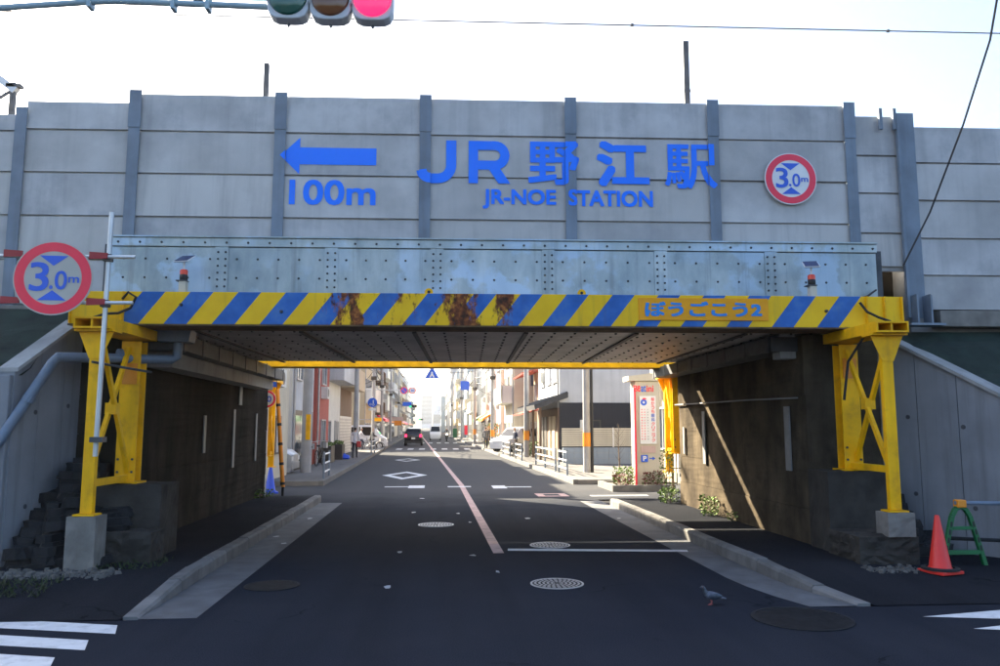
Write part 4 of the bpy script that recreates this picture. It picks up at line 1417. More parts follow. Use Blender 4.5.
MB().bar((-.25, 0, .15), (.12, 0, .42), .03, .05).build('brace', M['dark_steel'], fx)
MB().box(-.1, .14, -.06, .06, .36, .42).build('cap', M['dark_steel'], fx)

# ------------------------------------------------------------------ buildings along the street beyond the bridge
WALLS = {
    'cream': (.5, .46, .37), 'white': (.62, .61, .58), 'grey': (.3, .31, .33), 'beige': (.44, .36, .26), 'brick': (.36, .09, .07), 'brown': (.14, .09, .06),
    'pale_pink': (.5, .36, .33), 'dark_grey': (.09, .095, .11), 'blue_grey': (.24, .29, .35), 'tan': (.4, .33, .22), 'light_grey': (.46, .47, .49), 'navy': (.016, .018, .028), 'green_grey': (.28, .32, .28)}
for k_, c in WALLS.items():
    M['w_' + k_] = mat('w_' + k_, c, .85, var=.1, scale=.8, streak=.3, streak_col=tuple(x * .55 for x in c))
M['frame'] = mat('frame', (.35, .35, .36), .5, metal=.3)
M['frame_dark'] = mat('frame_dark', (.04, .035, .03), .5)
M['tile_roof'] = mat('tile_roof', (.035, .038, .045), .6, var=.3, scale=6)
M['tile_red'] = mat('tile_red', (.3, .06, .04), .7, var=.25, scale=6)
M['ac'] = mat('ac', (.55, .55, .53), .6)
M['curtain'] = mat('curtain', (.4, .39, .36), .9)

def window(t, face, a0, a1, z0, z1, pos, dark=False):
    """face 's' = street side plane x=pos (sign gives outward direction), 'c' = camera side plane y=pos"""
    fr, pn = MB(), MB()
    w = .06
    kind, sgn = face
    def bx(mb, p0, p1, q0, q1, d0, d1):
        if kind == 's': mb.box(min(pos + sgn * d0, pos + sgn * d1), max(pos + sgn * d0, pos + sgn * d1), p0, p1, q0, q1)
        else: mb.box(p0, p1, pos - d1, pos - d0, q0, q1)
    bx(fr, a0, a0 + w, z0, z1, .0, .07); bx(fr, a1 - w, a1, z0, z1, .0, .07)
    bx(fr, a0 + w, a1 - w, z0, z0 + w, .0, .07); bx(fr, a0 + w, a1 - w, z1 - w, z1, .0, .07)
    bx(fr, (a0 + a1) / 2 - .025, (a0 + a1) / 2 + .025, z0 + w, z1 - w, .0, .05)
    f = fr.build('window', M['frame_dark' if dark else 'frame'], t)
    bx(pn, a0 + w, (a0 + a1) / 2 - .025, z0 + w, z1 - w, .0, .02)
    bx(pn, (a0 + a1) / 2 + .025, a1 - w, z0 + w, z1 - w, .0, .02)
    pn.build('pane', M['glass_blue'] if random.random() < .6 else M['curtain'], f)

def balcony(t, sgn, x, y0, y1, z, m, depth=.9, rail=False):
    b = MB()
    xa, xb = min(x, x + sgn * depth), max(x, x + sgn * depth)
    xo = x + sgn * depth
    b.box(xa, xb, y0, y1, z - .15, z)
    if rail:
        for i in range(int((y1 - y0) / .35) + 1):
            yy = min(y0 + .35 * i, y1 - .04)
            b.box(min(xo, xo - sgn * .04), max(xo, xo - sgn * .04), yy, yy + .04, z, z + 1.05)
        b.box(min(xo, xo - sgn * .06), max(xo, xo - sgn * .06), y0, y1, z + 1.05, z + 1.11)
    else:
        b.box(min(xo, xo - sgn * .1), max(xo, xo - sgn * .1), y0, y1, z, z + 1.1)
        b.box(xa + .001, xb - .1, y0, y0 + .1, z, z + 1.1)
        b.box(xa + .001, xb - .1, y1 - .1, y1, z, z + 1.1)
    p = b.build('balcony', m, t)
    if random.random() < .6:
        l = MB()
        for i in range(random.randint(2, 4)):
            yy = random.uniform(y0 + .3, y1 - .7)
            l.box(min(xo - sgn * .25, xo - sgn * .23), max(xo - sgn * .25, xo - sgn * .23), yy, yy + random.uniform(.35, .6), z + .9, z + random.uniform(1.5, 1.8))
        l.build('laundry', random.choice([M['white_sign'], M['curtain'], M['w_blue_grey']]), p)

def building(label, side, y0, y1, h, wall, xf=None, depth=9.0, floors=None, shop=None, balc=False, roof='flat', rail=False, trim=None, dark=False, name='house'):
    sgn = 1 if side == 'L' else -1                         # outward direction of the street face
    ym = (y0 + y1) / 2
    x = (-5.3 if side == 'L' else 6.0) + bend(ym) if xf is None else xf
    t = thing(name, label, 'building', (0, 0, 0), 0, 'houses along the %s side of the street' % ('left' if side == 'L' else 'right'))
    xa, xb = (x - depth, x) if side == 'L' else (x, x + depth)
    w = MB().box(xa, xb, y0, y1, 0, h)
    w.build('wall', M['w_' + wall], t)
    floors = floors or max(1, int(h / 2.9))
    fh = h / floors
    n = max(1, int((y1 - y0) / 2.2))
    for f in range(floors):
        z = f * fh
        if f == 0 and shop:
            # ground floor: shop front or shutter
            m = MB()
            m.box(min(x, x + sgn * .05), max(x, x + sgn * .05), y0 + .4, y1 - .4, .1, 2.4)
            d = m.build('shop_front', M['frame_dark'] if shop != 'shutter' else M['ac'], t)
            m = MB()
            if shop == 'shutter':
                for q in range(12):
                    m.box(min(x + sgn * .05, x + sgn * .07), max(x + sgn * .05, x + sgn * .07), y0 + .45, y1 - .45, .15 + q * .18, .28 + q * .18)
                m.build('shutter_slats', M['frame'], d)
            else:
                for q in range(n * 2):
                    ya = y0 + .5 + (y1 - y0 - 1) * q / (n * 2)
                    m.box(min(x + sgn * .05, x + sgn * .06), max(x + sgn * .05, x + sgn * .06), ya, ya + (y1 - y0 - 1) / (n * 2) - .08, .3, 2.2)
                m.build('shop_glass', M['glass'], d)
            if shop in M:
                a = MB()
                a.prism([(y0 + .2, 2.55), (y1 - .2, 2.55), (y1 - .2, 2.6), (y0 + .2, 2.6)], 'x', min(x, x + sgn * 1.1), max(x, x + sgn * 1.1))
                a = MB()
                xo = x + sgn * 1.0
                a.add([(x, y0 + .2, 3.1), (x, y1 - .2, 3.1), (xo, y1 - .2, 2.55), (xo, y0 + .2, 2.55), (xo, y1 - .2, 2.3), (xo, y0 + .2, 2.3), (x, y0 + .2, 2.95), (x, y1 - .2, 2.95)],
                      [(0, 1, 2, 3), (3, 2, 4, 5), (0, 3, 5, 6), (1, 7, 4, 2)])
                a.build('awning', M[shop], t)
            continue
        for i in range(n):
            yc = y0 + (i + .5) * (y1 - y0) / n
            tall = balc and f > 0
            window(t, ('s', sgn), yc - .65, yc + .65, z + (.15 if tall else .9), z + 2.1, x, dark)
        if balc and f > 0:
            balcony(t, sgn, x, y0 + .3, y1 - .3, z + .1, M['w_' + (trim or wall)], .9, rail)
        elif random.random() < .5:
            a = MB(); yy = random.uniform(y0 + .3, y1 - 1.1)
            a.box(min(x, x + sgn * .3), max(x, x + sgn * .3), yy, yy + .75, z + .25, z + .8)
            ac = a.build('air_conditioner', M['ac'], t)
            MB().cyl((x + sgn * .3, yy + .3, z + .52), (x + sgn * .305, yy + .3, z + .52), .2, .2, 12).build('fan_grille', M['frame_dark'], ac)
    # camera-facing gable windows
    for f in range(floors):
        for i in range(2):
            xc = x - sgn * (1.6 + 2.6 * i)
            window(t, ('c', -1), xc - .45, xc + .45, f * fh + 1.1, f * fh + 2.1, y0, dark)
    if roof == 'flat':
        MB().box(xa - .12, xb + .12, y0 - .06, y1 + .06, h, h + .25).build('roof_edge', M['w_' + (trim or wall)], t)
    elif roof == 'gable':
        e = .5
        MB().prism([(xa - e, h - .1), (xb + e, h - .1), (xb + e, h + .08), ((xa + xb) / 2, h + 1.8), (xa - e, h + .08)], 'y', y0 - .35, y1 + .35).build('roof', M['tile_roof'], t)
    d = MB(); dx = x + sgn * .055
    d.cyl((dx, y0 + .18, .1), (dx, y0 + .18, h), .045, .045, 8)
    d.build('downpipe', M['frame'], t)
    return t

building('cream metal-clad house on the left beside the blue cone', 'L', 22.9, 27.2, 8.2, 'cream', -5.1, floors=3, dark=True)
building('grey-beige house on the left behind the concrete utility pole', 'L', 30.0, 35.0, 8.0, 'light_grey', -5.5, floors=3, shop='glass_front')
building('red brick-tiled house on the left street side', 'L', 35.3, 39.2, 8.4, 'brick', -5.4, floors=3)
building('white house with balconies left of the pedestrian', 'L', 39.5, 45.5, 8.3, 'white', None, balc=True, trim='light_grey')
building('dark brown house before the left side street', 'L', 45.8, 52.8, 8.2, 'brown', None, shop='shutter', balc=True, trim='beige')
building('tan two-storey house behind the white van', 'L', 66, 73, 7.6, 'tan', None, balc=True, trim='white')
building('low house set back in the left side street gap', 'L', 54, 64, 4.5, 'blue_grey', -19, floors=1)
seqL = [(73.5, 81, 9, 'grey', 'the pink sign board'), (81.3, 88, 7.5, 'cream', 'grey block'), (88.5, 98, 11, 'light_grey', 'small cream house'), (98.5, 107, 8, 'brown', 'taller pale block'), (108, 118, 10, 'white', 'brown house'),
        (118.5, 130, 8.5, 'blue_grey', 'white block'), (131, 145, 12, 'tan', 'blue-grey house'), (146, 160, 9, 'light_grey', 'tan block'), (161, 180, 13, 'grey', 'pale grey house'), (182, 205, 10, 'cream', 'grey tower'), (207, 240, 15, 'light_grey', 'distant cream block'), (243, 280, 12, 'white', 'tall pale block'), (284, 340, 12, 'blue_grey', 'last white block')]
for i, (a, b, h, w, ref) in enumerate(seqL):
    building('%s building of the left row standing just beyond the %s' % (w.replace('_', ' '), ref), 'L', a, b, h, w, balc=i % 2 == 0, trim=random.choice(['white', 'cream', 'light_grey', 'brown']), shop=[None, 'sign_red', 'shutter', 'orange'][i % 4], rail=i % 3 == 0, name='apartment_block' if h > 9.5 else 'house')

# right side: house with navy lower wall and grey upper storey
hs = building('house with navy lower wall and pale grey upper storey at right', 'R', 38.4, 46.5, 8.0, 'light_grey', 6.0, 9, floors=2, dark=True)
MB().box(5.985, 15.01, 38.35, 38.397, .05, 2.95).build('navy_cladding', M['w_navy'], hs)
MB().box(7.0, 7.45, 38.3, 38.348, 1.55, 2.1).build('meter_box', M['ac'], hs)
MB().box(5.9, 5.998, 38.4, 46.5, .1, 2.7).build('timber_front', M['w_brown'], hs)
cn = MB()
cn.prism([(4.75, 2.6), (6.4, 3.2), (6.4, 3.45), (4.7, 2.82)], 'y', 38.2, 46.6)
cn = cn.build('tiled_canopy', M['tile_roof'], hs)
for i in range(20):
    y = 38.25 + i * .43
    MB().cyl((4.72, y, 2.84), (6.38, y, 3.47), .045, .045, 6).build('tile_rib', M['tile_roof'], cn)
for y in (38.6, 41.5, 44.3):
    MB().box(5.0, 5.12, y, y + .12, .1, 2.86).build('canopy_post', M['w_brown'], hs)
for y in (39.2, 40.4, 42.2, 43.4):
    MB().box(5.86, 5.9, y, y + .9, .2, 2.3).build('timber_door', M['w_tan'] if y < 41 else M['frame_dark'], hs)
for y0_ in (39.0, 41.2, 43.6):
    MB().box(5.9, 5.999, y0_, y0_ + 1.5, 4.0, 6.6).build('shutter_case', M['white_sign'], hs)
building('cream house with small red-tiled pent roofs on the right', 'R', 47.5, 54, 7.6, 'tan', 6.6, 9, floors=3)
for nm, a, b, h, w, kw in (
        ('white apartment block with laundry balconies on the right', 55, 63, 10.5, 'cream', dict(balc=True, trim='white', name='apartment_block')),
        ('pale pink house on the right beyond the balcony block', 63.5, 70, 9, 'pale_pink', dict()),
        ('grey shop house with orange awning on the right', 71, 79, 9.5, 'light_grey', dict(shop='orange')),
        ('white house with a green shop awning on the right', 80, 88, 8, 'white', dict(shop='green_plastic')),
        ('tall pale apartment block on the right with box tank', 90, 102, 14, 'light_grey', dict(balc=True, trim='white', name='apartment_block')),
        ('cream house of the right row beyond the tall block', 103, 112, 8.5, 'cream', dict(balc=True)),
        ('blue-grey block of the right row in the distance', 113, 127, 11, 'blue_grey', dict(name='apartment_block')),
        ('white block of the right row beyond the blue-grey one', 129, 147, 13, 'white', dict(balc=True, name='apartment_block')),
        ('tan block far along the right row', 149, 170, 10, 'tan', dict(name='apartment_block')),
        ('pale grey tower far along the right row', 173, 198, 17, 'light_grey', dict(name='apartment_block')),
        ('distant white block near the end of the right row', 202, 240, 12, 'white', dict(name='apartment_block')),
        ('last pale block at the end of the right row', 245, 330, 11, 'blue_grey', dict(name='apartment_block'))):
    building(nm, 'R', a, b, h, w, None, **kw)
for o in list(bpy.data.objects):
    if o.get('label') == 'cream house with small red-tiled pent roofs on the right':
        for z in (2.5, 5.0):
            MB().prism([(5.2, z), (6.598, z + .4), (6.598, z + .5), (5.15, z + .1)], 'y', 47.6, 53.8).build('pent_roof', M['tile_red'], o)
    if o.get('label') == 'tall pale apartment block on the right with box tank':
        MB().box(6, 9, 91, 94, 14.26, 16.4).build('roof_tank', M['w_light_grey'], o)
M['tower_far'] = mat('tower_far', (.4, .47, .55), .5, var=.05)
def tower(label, px, ptop, y, w):
    t = thing('office_tower', label, 'building')
    p = on_front(px, ptop, y, 0)
    MB().box(p.x - w / 2, p.x + w / 2, y, y + w, 0, p.z).build('shaft', M['tower_far'], t)
    MB().box(p.x - w * .36, p.x + w * .36, y + 2, y + w - 2, p.z, p.z + 7).build('crown', M['tower_far'], t)
    n = 22
    for i in range(n):
        z = 6 + (p.z - 10) * i / n
        MB().box(p.x - w * .46, p.x + w * .46, y - .3, y - .02, z, z + (p.z - 10) / n * .5).build('window_band', M['glass_blue'], t)
tower('tall pale office tower at the end of the street', 427, 393, 1100, 15)
tower('lower pale tower beside the tall one at street end', 440, 411, 900, 16)

# ------------------------------------------------------------------ walls, fence and clinic on the right
bw = thing('block_wall', 'blue-grey concrete block wall with white louvre fence on top', 'wall', (0, 0, 0))
XW0, XW1, YW = 5.75, 10.6, 36.0
nb = 9
for j in range(3):
    for i in range(nb):
        x0 = XW0 + (XW1 - XW0) * i / nb
        MB().box(x0 + .008, x0 + (XW1 - XW0) / nb - .008, YW, YW + .15, .06 + j * .25, .06 + (j + 1) * .25 - .01).build('block', M['w_blue_grey'], bw)
MB().box(XW0 + .01, XW1 - .01, YW + .02, YW + .13, .05, .8).build('core', M['w_grey'], bw)
for i in range(4):
    x0 = XW0 - .02 + (XW1 - XW0) * i / 4
    x1 = XW0 + (XW1 - XW0) * (i + 1) / 4 - .06
    MB().box(x1, x1 + .05, YW + .03, YW + .09, .82, 1.72).build('fence_post', M['white_sign'], bw)
    for q in range(9):
        MB().box(x0, x1 - .002, YW + .05, YW + .07, .86 + q * .095, .94 + q * .095).build('louvre_slat', M['w_cream'], bw)

# clinic sign pylon
py = thing('sign_pylon', 'beige clinic sign pylon with white board and red post', 'sign', (0, 0, 0))
MB().box(5.55, 6.25, 21.7, 22.25, .1, 3.05).build('pillar', M['w_cream'], py, bevel=.02)
MB().prism([(5.35, 3.05), (6.27, 3.05), (6.3, 3.3), (5.35, 3.18)], 'y', 21.62, 22.3).build('cap', M['w_cream'], py)
MB().box(5.505, 5.548, 21.64, 21.72, .1, 2.85).build('red_post', M['sign_red'], py)
bd = MB().box(5.66, 6.13, 21.66, 21.695, 1.28, 2.62).build('board', M['white_sign'], py)
for i, ch in enumerate('桜かうち眼科クリニック'):
    z1 = 2.58 - i * .115
    link('character', text_mesh('character', ch, 5.99, 6.09, z1 - .1, z1, M['sign_red'] if ch not in '眼科' else M['sign_blue'], 21.655, .012), bd)
m = MB(); m.disc((5.78, 21.655, 2.44), .09, 'y', 20, .035); m.build('emblem', M['sign_blue'], bd)
m = MB(); m.disc((5.8, 21.653, 2.54), .06, 'y', 16, 0, .45); m.build('emblem', M['sign_red'], bd)
for cx in (5.72, 5.80, 5.89):
    m = MB()
    for q in range(12):
        z = 2.25 - q * .075
        m.box(cx - .015, cx + .015, 21.652, 21.656, z - random.uniform(.015, .03), z)
    m.build('small_print', M['sign_red'] if cx < 5.85 else M['frame'], bd)
MB().box(5.68, 6.1, 21.67, 21.695, 1.03, 1.22).build('notice', M['w_pale_pink'], py)
pb = MB().box(5.68, 5.87, 21.67, 21.695, .78, .97).build('parking_board', M['sign_blue'], py)
link('letter', text_mesh('letter', 'P', 5.73, 5.83, .81, .94, M['white_sign'], 21.665, .03), pb)
m = MB(); m.add([(5.92, 21.69, .86), (6.02, 21.69, .86), (6.02, 21.69, .89), (5.92, 21.69, .89), (6.01, 21.69, .82), (6.09, 21.69, .875), (6.01, 21.69, .93)], [(0, 1, 2, 3), (4, 5, 6)])
m.build('arrow', M['sign_blue'], py)
for s_, x0, x1, c in (('B', 5.48, 5.6, 'sign_red'), ('e', 5.62, 5.7, 'sign_red'), ('at', 5.72, 5.86, 'sign_blue'), ('ini', 5.88, 6.08, 'sign_red')):
    link('letter', text_mesh('letter', s_, x0, x1, 2.74, 2.92, M[c], 21.69 if x0 > 5.6 else 21.615, .015), py)
# clinic building behind it
cb = thing('clinic', 'beige clinic with dark glass entrance behind the sign pylon', 'building')
MB().box(7.4, 16, 23.9, 26.8, 0, 7.0).build('wall', M['w_tan'], cb)
MB().box(7.37, 7.6, 23.7, 23.899, .1, 7.0).build('corner_pier', M['w_cream'], cb)
d_ = MB().box(7.62, 8.9, 23.8, 23.897, .35, 2.6).build('entrance', M['frame_dark'], cb)
MB().box(7.7, 8.22, 23.78, 23.799, .5, 2.5).build('pane', M['glass'], d_)
MB().box(8.3, 8.82, 23.78, 23.799, .5, 2.5).build('pane', M['glass'], d_)
MB().box(7.5, 9.2, 23.1, 23.69, 2.75, 2.95).build('porch_roof', M['w_tan'], cb)
for i in range(3):
    MB().box(7.3, 9.2, 22.8 + .3 * i, 23.69, .05 + .1 * i, .15 + .1 * i - .002).build('step', M['kerb'], cb)
window(cb, ('c', -1), 9.6, 11, 1.0, 2.4, 23.9)
window(cb, ('s', -1), 24.6, 25.9, 1.0, 2.4, 7.4)
rl = thing('handrail', 'dark metal handrail beside the clinic steps', 'railing')
for x in (6.45, 7.0, 7.55):
    MB().cyl((x, 22.7, .05), (x, 22.7, 1.05), .02, .02, 8).build('post', M['frame_dark'], rl)
MB().cyl((6.45, 22.7, 1.05), (7.55, 22.7, 1.05), .02, .02, 8).build('rail', M['frame_dark'], rl)
MB().cyl((6.45, 22.7, .55), (7.55, 22.7, .55), .015, .015, 8).build('rail', M['frame_dark'], rl)
pl_ = thing('planter_bed', 'low kerbed planting bed at the foot of the clinic sign', 'planter')
for x0, x1, y0, y1 in ((4.75, 6.5, 21.2, 21.32), (4.75, 4.87, 21.321, 23.2), (4.871, 6.5, 23.08, 23.2)):
    MB().box(x0, x1, y0, y1, 0, .17).build('kerb_stone', M['kerb'], pl_)
MB().box(4.872, 6.5, 21.322, 23.078, 0, .12).build('soil', M['bark'], pl_)
leafy('shrub', 'dark red shrub right of the red sign post', 'shrub', (6.0, 21.5, .12), .35, .15, .38, 260, [M['shrub_red'], M['shrub_red'], M['shrub']], .07, 'shrubs in the clinic bed')
leafy('shrub', 'dark red shrub left of the red sign post', 'shrub', (5.1, 21.6, .12), .25, .2, .32, 240, [M['shrub_red'], M['shrub_red'], M['shrub']], .07, 'shrubs in the clinic bed')
leafy('shrub', 'yellow-green shrub beside the red sign post', 'shrub', (5.3, 22.1, .12), .32, .3, .5, 320, [M['weed'], M['shrub'], M['weed']], .08, 'shrubs in the clinic bed')
sap = thing('sapling', 'thin bare sapling in the bed left of clinic sign', 'tree', (5.25, 22.6, .12))
m = MB(); m.tube([(0, 0, 0), (.02, 0, .6), (0, .02, 1.2), (.03, 0, 1.7)], [.022, .018, .013, .006], 6); m.build('trunk', M['bark'], sap)
m = MB()
for i in range(26):
    z = random.uniform(.6, 1.65); a = random.uniform(0, 6.28); l = random.uniform(.15, .4)
    p = Vector((.01, 0, z)); q = p + Vector((math.cos(a) * l * .6, math.sin(a) * l * .6, l * .8))
    m.tube([p, p.lerp(q, .5) + Vector((0, 0, -.02)), q], [.006, .004, .002], 4)
m.build('branches', M['bark'], sap, kind='stuff')
leafy('shrub', 'green potted shrub at the base of the second right pole', 'shrub', (5.3, 43.5, .14), .35, .35, .8, 260, [M['shrub'], M['weed']], .1)
leafy('shrub', 'yellow-green roadside shrub far along the right pavement', 'shrub', (4.6, 66, .14), .6, .8, 1.9, 500, [M['weed'], M['shrub'], M['orange']], .16)
# curve mirror seen from behind
cm = thing('curve_mirror', 'round convex street mirror seen from behind near far right leg', 'mirror', (5.92, 19.4, 0), .4)
MB().cyl((.0, .06, .02), (.0, .06, 3.0), .035, .035, 10).build('pole', M['w_brown'], cm)
MB().cyl((-.06, 0, 2.6), (-.06, -.06, 2.6), .3, .36, 32).build('mirror_back', M['w_tan'], cm)

# ------------------------------------------------------------------ utility poles and wires
def utility_pole(label, x, y, h=11, r=.17, band=None, arms=True, sleeve=False):
    t = thing('utility_pole', label, 'utility pole', (x, y, .1), 0, 'concrete utility poles')
    MB().cyl((0, 0, 0), (0, 0, h), r, r * .62, 16).build('pole', M['pole_concrete'], t, smooth=True)
    if band:
        if band == 'yellow':
            MB().box(.0, r * .8, -r - .02, -r * .55, 1.2, 2.1).build('warning_plate', M[band], t)
        else:
            MB().cyl((0, 0, .95), (0, 0, 1.45), r * 1.03, r * 1.02, 16).build('warning_band', M[band], t)
    if sleeve:
        MB().cyl((r * 1.3, -.05, 0), (r * 1.3, -.05, 4.0), .055, .055, 10).build('cable_sleeve', M['black'], t)
    if arms:
        for z, l in ((h - .5, 1.7), (h - 1.3, 1.4)):
            MB().bar((-l / 2, 0, z), (l / 2, 0, z), .08, .08).build('crossarm', M['frame'], t)
            for x_ in (-.45, 0, .45):
                MB().cyl((x_ * l, 0, z + .04), (x_ * l, 0, z + .22), .05, .035, 8).build('insulator', M['white_sign'], t)
        MB().cyl((.0, -.42, h - 3.2), (.0, -.42, h - 2.3), .24, .24, 14).build('transformer', M['frame'], t)
        MB().bar((0, -.4, h - 2.75), (0, 0, h - 2.75), .08, .08).build('bracket', M['frame'], t)
        MB().box(-.2, .2, -.22, .0, 5.1, 5.35).build('junction_box', M['frame_dark'], t)
    return t
utility_pole('concrete pole with orange band and black sleeve by clinic forecourt', 5.35, 28.0, 11, .14, 'orange', sleeve=True)
utility_pole('concrete pole with orange band before the tiled canopy', 4.75, 42.0, 11, .15, 'orange')
utility_pole('slimmer pole behind the right guard fences', 3.95, 57.0, 11, .14, 'orange')
utility_pole('far right pole near the orange awning', 3.45, 74, 11, .14, 'orange')
utility_pole('distant right pole beyond the awning', 2.9, 98, 11, .14)
utility_pole('farthest right utility pole in the haze', 2.2, 130, 11, .14)
utility_pole('thick concrete pole with yellow band on left pavement', -4.7, 28.6, 11, .19, 'yellow')
utility_pole('left pole standing behind the white-topped pedestrian', -4.55, 44, 11, .15)
utility_pole('left pole beside the side street with the van', -4.75, 58, 11, .14)
utility_pole('left pole beyond the white van', -5.0, 70, 11, .14)
utility_pole('distant left pole near the cyclists', -5.3, 88, 11, .14)
utility_pole('farthest left utility pole in the haze', -5.9, 118, 11, .14)
LP = [(-4.7, 28.6), (-4.55, 44), (-4.75, 58), (-5.0, 70), (-5.3, 88), (-5.9, 118), (-8, 200)]
RP = [(5.35, 28), (4.75, 42), (3.95, 57), (3.45, 74), (2.9, 98), (2.2, 130), (0, 230)]
ORD = ['first', 'second', 'third', 'fourth', 'fifth', 'sixth', 'a far unseen']
for lst, sd in ((LP, 'left'), (RP, 'right')):
    for i, ((xa, ya), (xb, yb)) in enumerate(zip(lst, lst[1:])):
        for dx, z, nm in ((-.5, 10.85, 'top'), (0, 6.4, 'middle'), (.1, 5.9, 'lowest')):
            wire('%s overhead wire on the %s row, from %s to %s pole' % (nm, sd, ORD[i], ORD[i + 1]), [(xa + dx, ya, z), (xb + dx, yb, z)], .014 if z > 7 else .03, .35, group='wires of the %s poles' % sd)
for i, (a, b) in enumerate((((-4.7, 28.6, 5.6), (-5.4, 37, 5.2)), ((-4.55, 44, 5.4), (-5.6, 41, 4.6)), ((-4.55, 44, 5.7), (-5.8, 47, 4.9)), ((-4.75, 58, 5.2), (-7, 54, 4.4)), ((-5, 70, 6.1), (-6.2, 67, 5.1)), ((-4.75, 58, 6.0), (-6.4, 66.5, 5.6)), ((3.95, 57, 5.8), (5.5, 59, 4.6)), ((3.45, 74, 5.6), (5.2, 71, 4.6)))):
    wire('service drop wire ' + ['to the red brick house', 'to the white balcony house', 'to the dark brown house', 'over the left side street corner', 'to the tan house behind the van', 'across the left side street', 'to the balcony block on the right', 'to the awning shop house'][i], [a, b], .022, .2)
for i, (a, b) in enumerate((((-4.55, 44, 6.2), (4.75, 42, 6.0)), ((-4.75, 58, 6.6), (3.95, 57, 6.6)), ((-5, 70, 7), (3.45, 74, 7)), ((-4.7, 28.6, 6.5), (-5.3, 33, 4.6)), ((-4.55, 44, 6.3), (-5.5, 50, 4.8)), ((4.75, 42, 6.2), (6.1, 49, 5.2)))):
    wire(['wire crossing the street at the second pole pair', 'wire crossing the street at the third pole pair', 'wire crossing the street at the fourth pole pair', 'service wire from thick left pole to grey house', 'service wire from left pole to brown house', 'service wire from right pole to cream house'][i], [a, b], .02, .25)

# zebra guard pole and blue cone at the left corner
zp = thing('guy_wire_guard', 'leaning orange and black banded guy wire guard at left corner', 'guard tube', (-3.62, 18.9, .1))
MB().cyl((0, 0, .25), (-.25, .25, 2.55), .05, .045, 12).build('guard_tube', M['orange_band'] if 'orange_band' in M else M['orange'], zp)
for f in (.02, .22, .42, .62, .82):
    p = Vector((0, 0, .25)).lerp(Vector((-.25, .25, 2.55)), f); q = Vector((0, 0, .25)).lerp(Vector((-.25, .25, 2.55)), f + .028)
    MB().cyl(p, q, .054, .054, 12).build('black_band', M['black'], zp)
MB().cyl((.03, -.03, 0), (-.9, .9, 8.2), .008, .008, 6).build('guy_wire', M['wire'], zp)
MB().cyl((-.0, 0, 0), (0, 0, .26), .03, .03, 8).build('anchor', M['iron'], zp)
cone('blue traffic cone against the cream house at left', (-4.45, 21.5, .0), M['blue_plastic'], .75)
# 20 speed limit sign
def round_sign(name, label, loc, R_, ring, face, pole_h=None, text=None, textcol='sign_blue', blue=False, rotz=0):
    t = thing(name, label, 'road sign', loc, rotz)
    MB().cyl((0, .02, 0), (0, 0, 0), R_, R_, 32).build('disc', M[face], t)
    if ring:
        m = MB(); m.disc((0, -.004, 0), R_ * .98, 'y', 32, R_ * .76); m.build('ring', M[ring], t)
    if text:
        link('numeral', text_mesh('numeral', text, -.5 * R_, .5 * R_, -.36 * R_, .36 * R_, M[textcol], -.006, .02), t)
    if pole_h:
        MB().cyl((0, .06, -pole_h), (0, .06, R_ + .1), .035, .03, 10).build('pole', M['galv_pole'], t)
    return t
p = on_front(267, 399, 19.32, 0)
s20 = round_sign('speed_limit_sign', 'small round 20 speed limit sign beyond left abutment', (p.x, p.y, p.z), .21, 'sign_red', 'white_sign', p.z, '20')
MB().box(-.2, .22, -.012, .012, .29, .42).build('blue_plate', M['sign_blue'], s20)
p = on_front(432, 373, 46, 0)
ws = thing('crossing_sign', 'blue triangular pedestrian crossing sign hanging over the street', 'road sign', (p.x, p.y, p.z))
R_ = .42
MB().prism([(-R_, -R_ * .75), (R_, -R_ * .75), (R_ * .08, R_ * .8), (-R_ * .08, R_ * .8)], 'y', 0, .03).build('plate', M['sign_blue'], ws)
m = MB(); m.disc((0, -.004, .02), .06, 'y', 12); m.add([(-.05, -.004, -.03), (.05, -.004, -.03), (.16, -.004, -.26), (.08, -.004, -.26), (0, -.004, -.14), (-.08, -.004, -.26), (-.16, -.004, -.26)], [(0, 1, 2, 3, 4, 5, 6)])
m.build('walking_figure', M['white_sign'], ws)
MB().tube([(0, .05, -.3), (0, .05, .42), (-.2, .05, .7), (-5.6, .05, .9)], .04, 8).build('bracket_arm', M['galv_pole'], ws)
MB().lathe([(.09, 0), (.07, p.z + 1.0)], (-5.6, .05, -p.z), 10).build('mast', M['galv_pole'], ws)
p = on_front(404, 390.5, 60, 0)
rs = round_sign('no_parking_sign', 'round blue sign with red ring hanging over left lane', (p.x, p.y, p.z), .27, 'sign_red', 'sign_blue')
MB().bar((-.17, -.006, .17), (.17, -.006, -.17), .05, .004, (0, 1, 0)).build('slash', M['sign_red'], rs)
p2 = on_front(412.5, 390.5, 60, 0)
rs2 = round_sign('speed_limit_sign', 'round white sign with red ring beside the blue one', (p2.x, p2.y, p2.z), .27, 'sign_red', 'white_sign', None, '30')
for q_, pp in ((rs, p), (rs2, p2)):
    MB().cyl((0, .06, .0), (-3.4 if q_ is rs else -.62, .06, .1), .03, .03, 8).build('bracket_arm', M['galv_pole'], q_)
MB().cyl((-3.4, .06, -p.z), (-3.4, .06, .4), .05, .05, 10).build('mast', M['galv_pole'], rs)
p = on_front(372.5, 402.5, 52, 0)
bs = round_sign('shared_path_sign', 'round blue pedestrian and cycle sign on a pole at left', (p.x, p.y, p.z), .31, None, 'sign_blue', p.z)
m = MB(); m.disc((.05, -.004, .12), .04, 'y', 10); m.box(.02, .08, -.006, -.003, -.05, .07); m.disc((-.12, -.004, -.12), .07, 'y', 12, .045); m.disc((.06, -.004, -.14), .07, 'y', 12, .045)
m.build('pictogram', M['white_sign'], bs)
MB().box(-.24, .24, -.01, .01, -.52, -.38).build('sub_plate', M['white_sign'], bs)
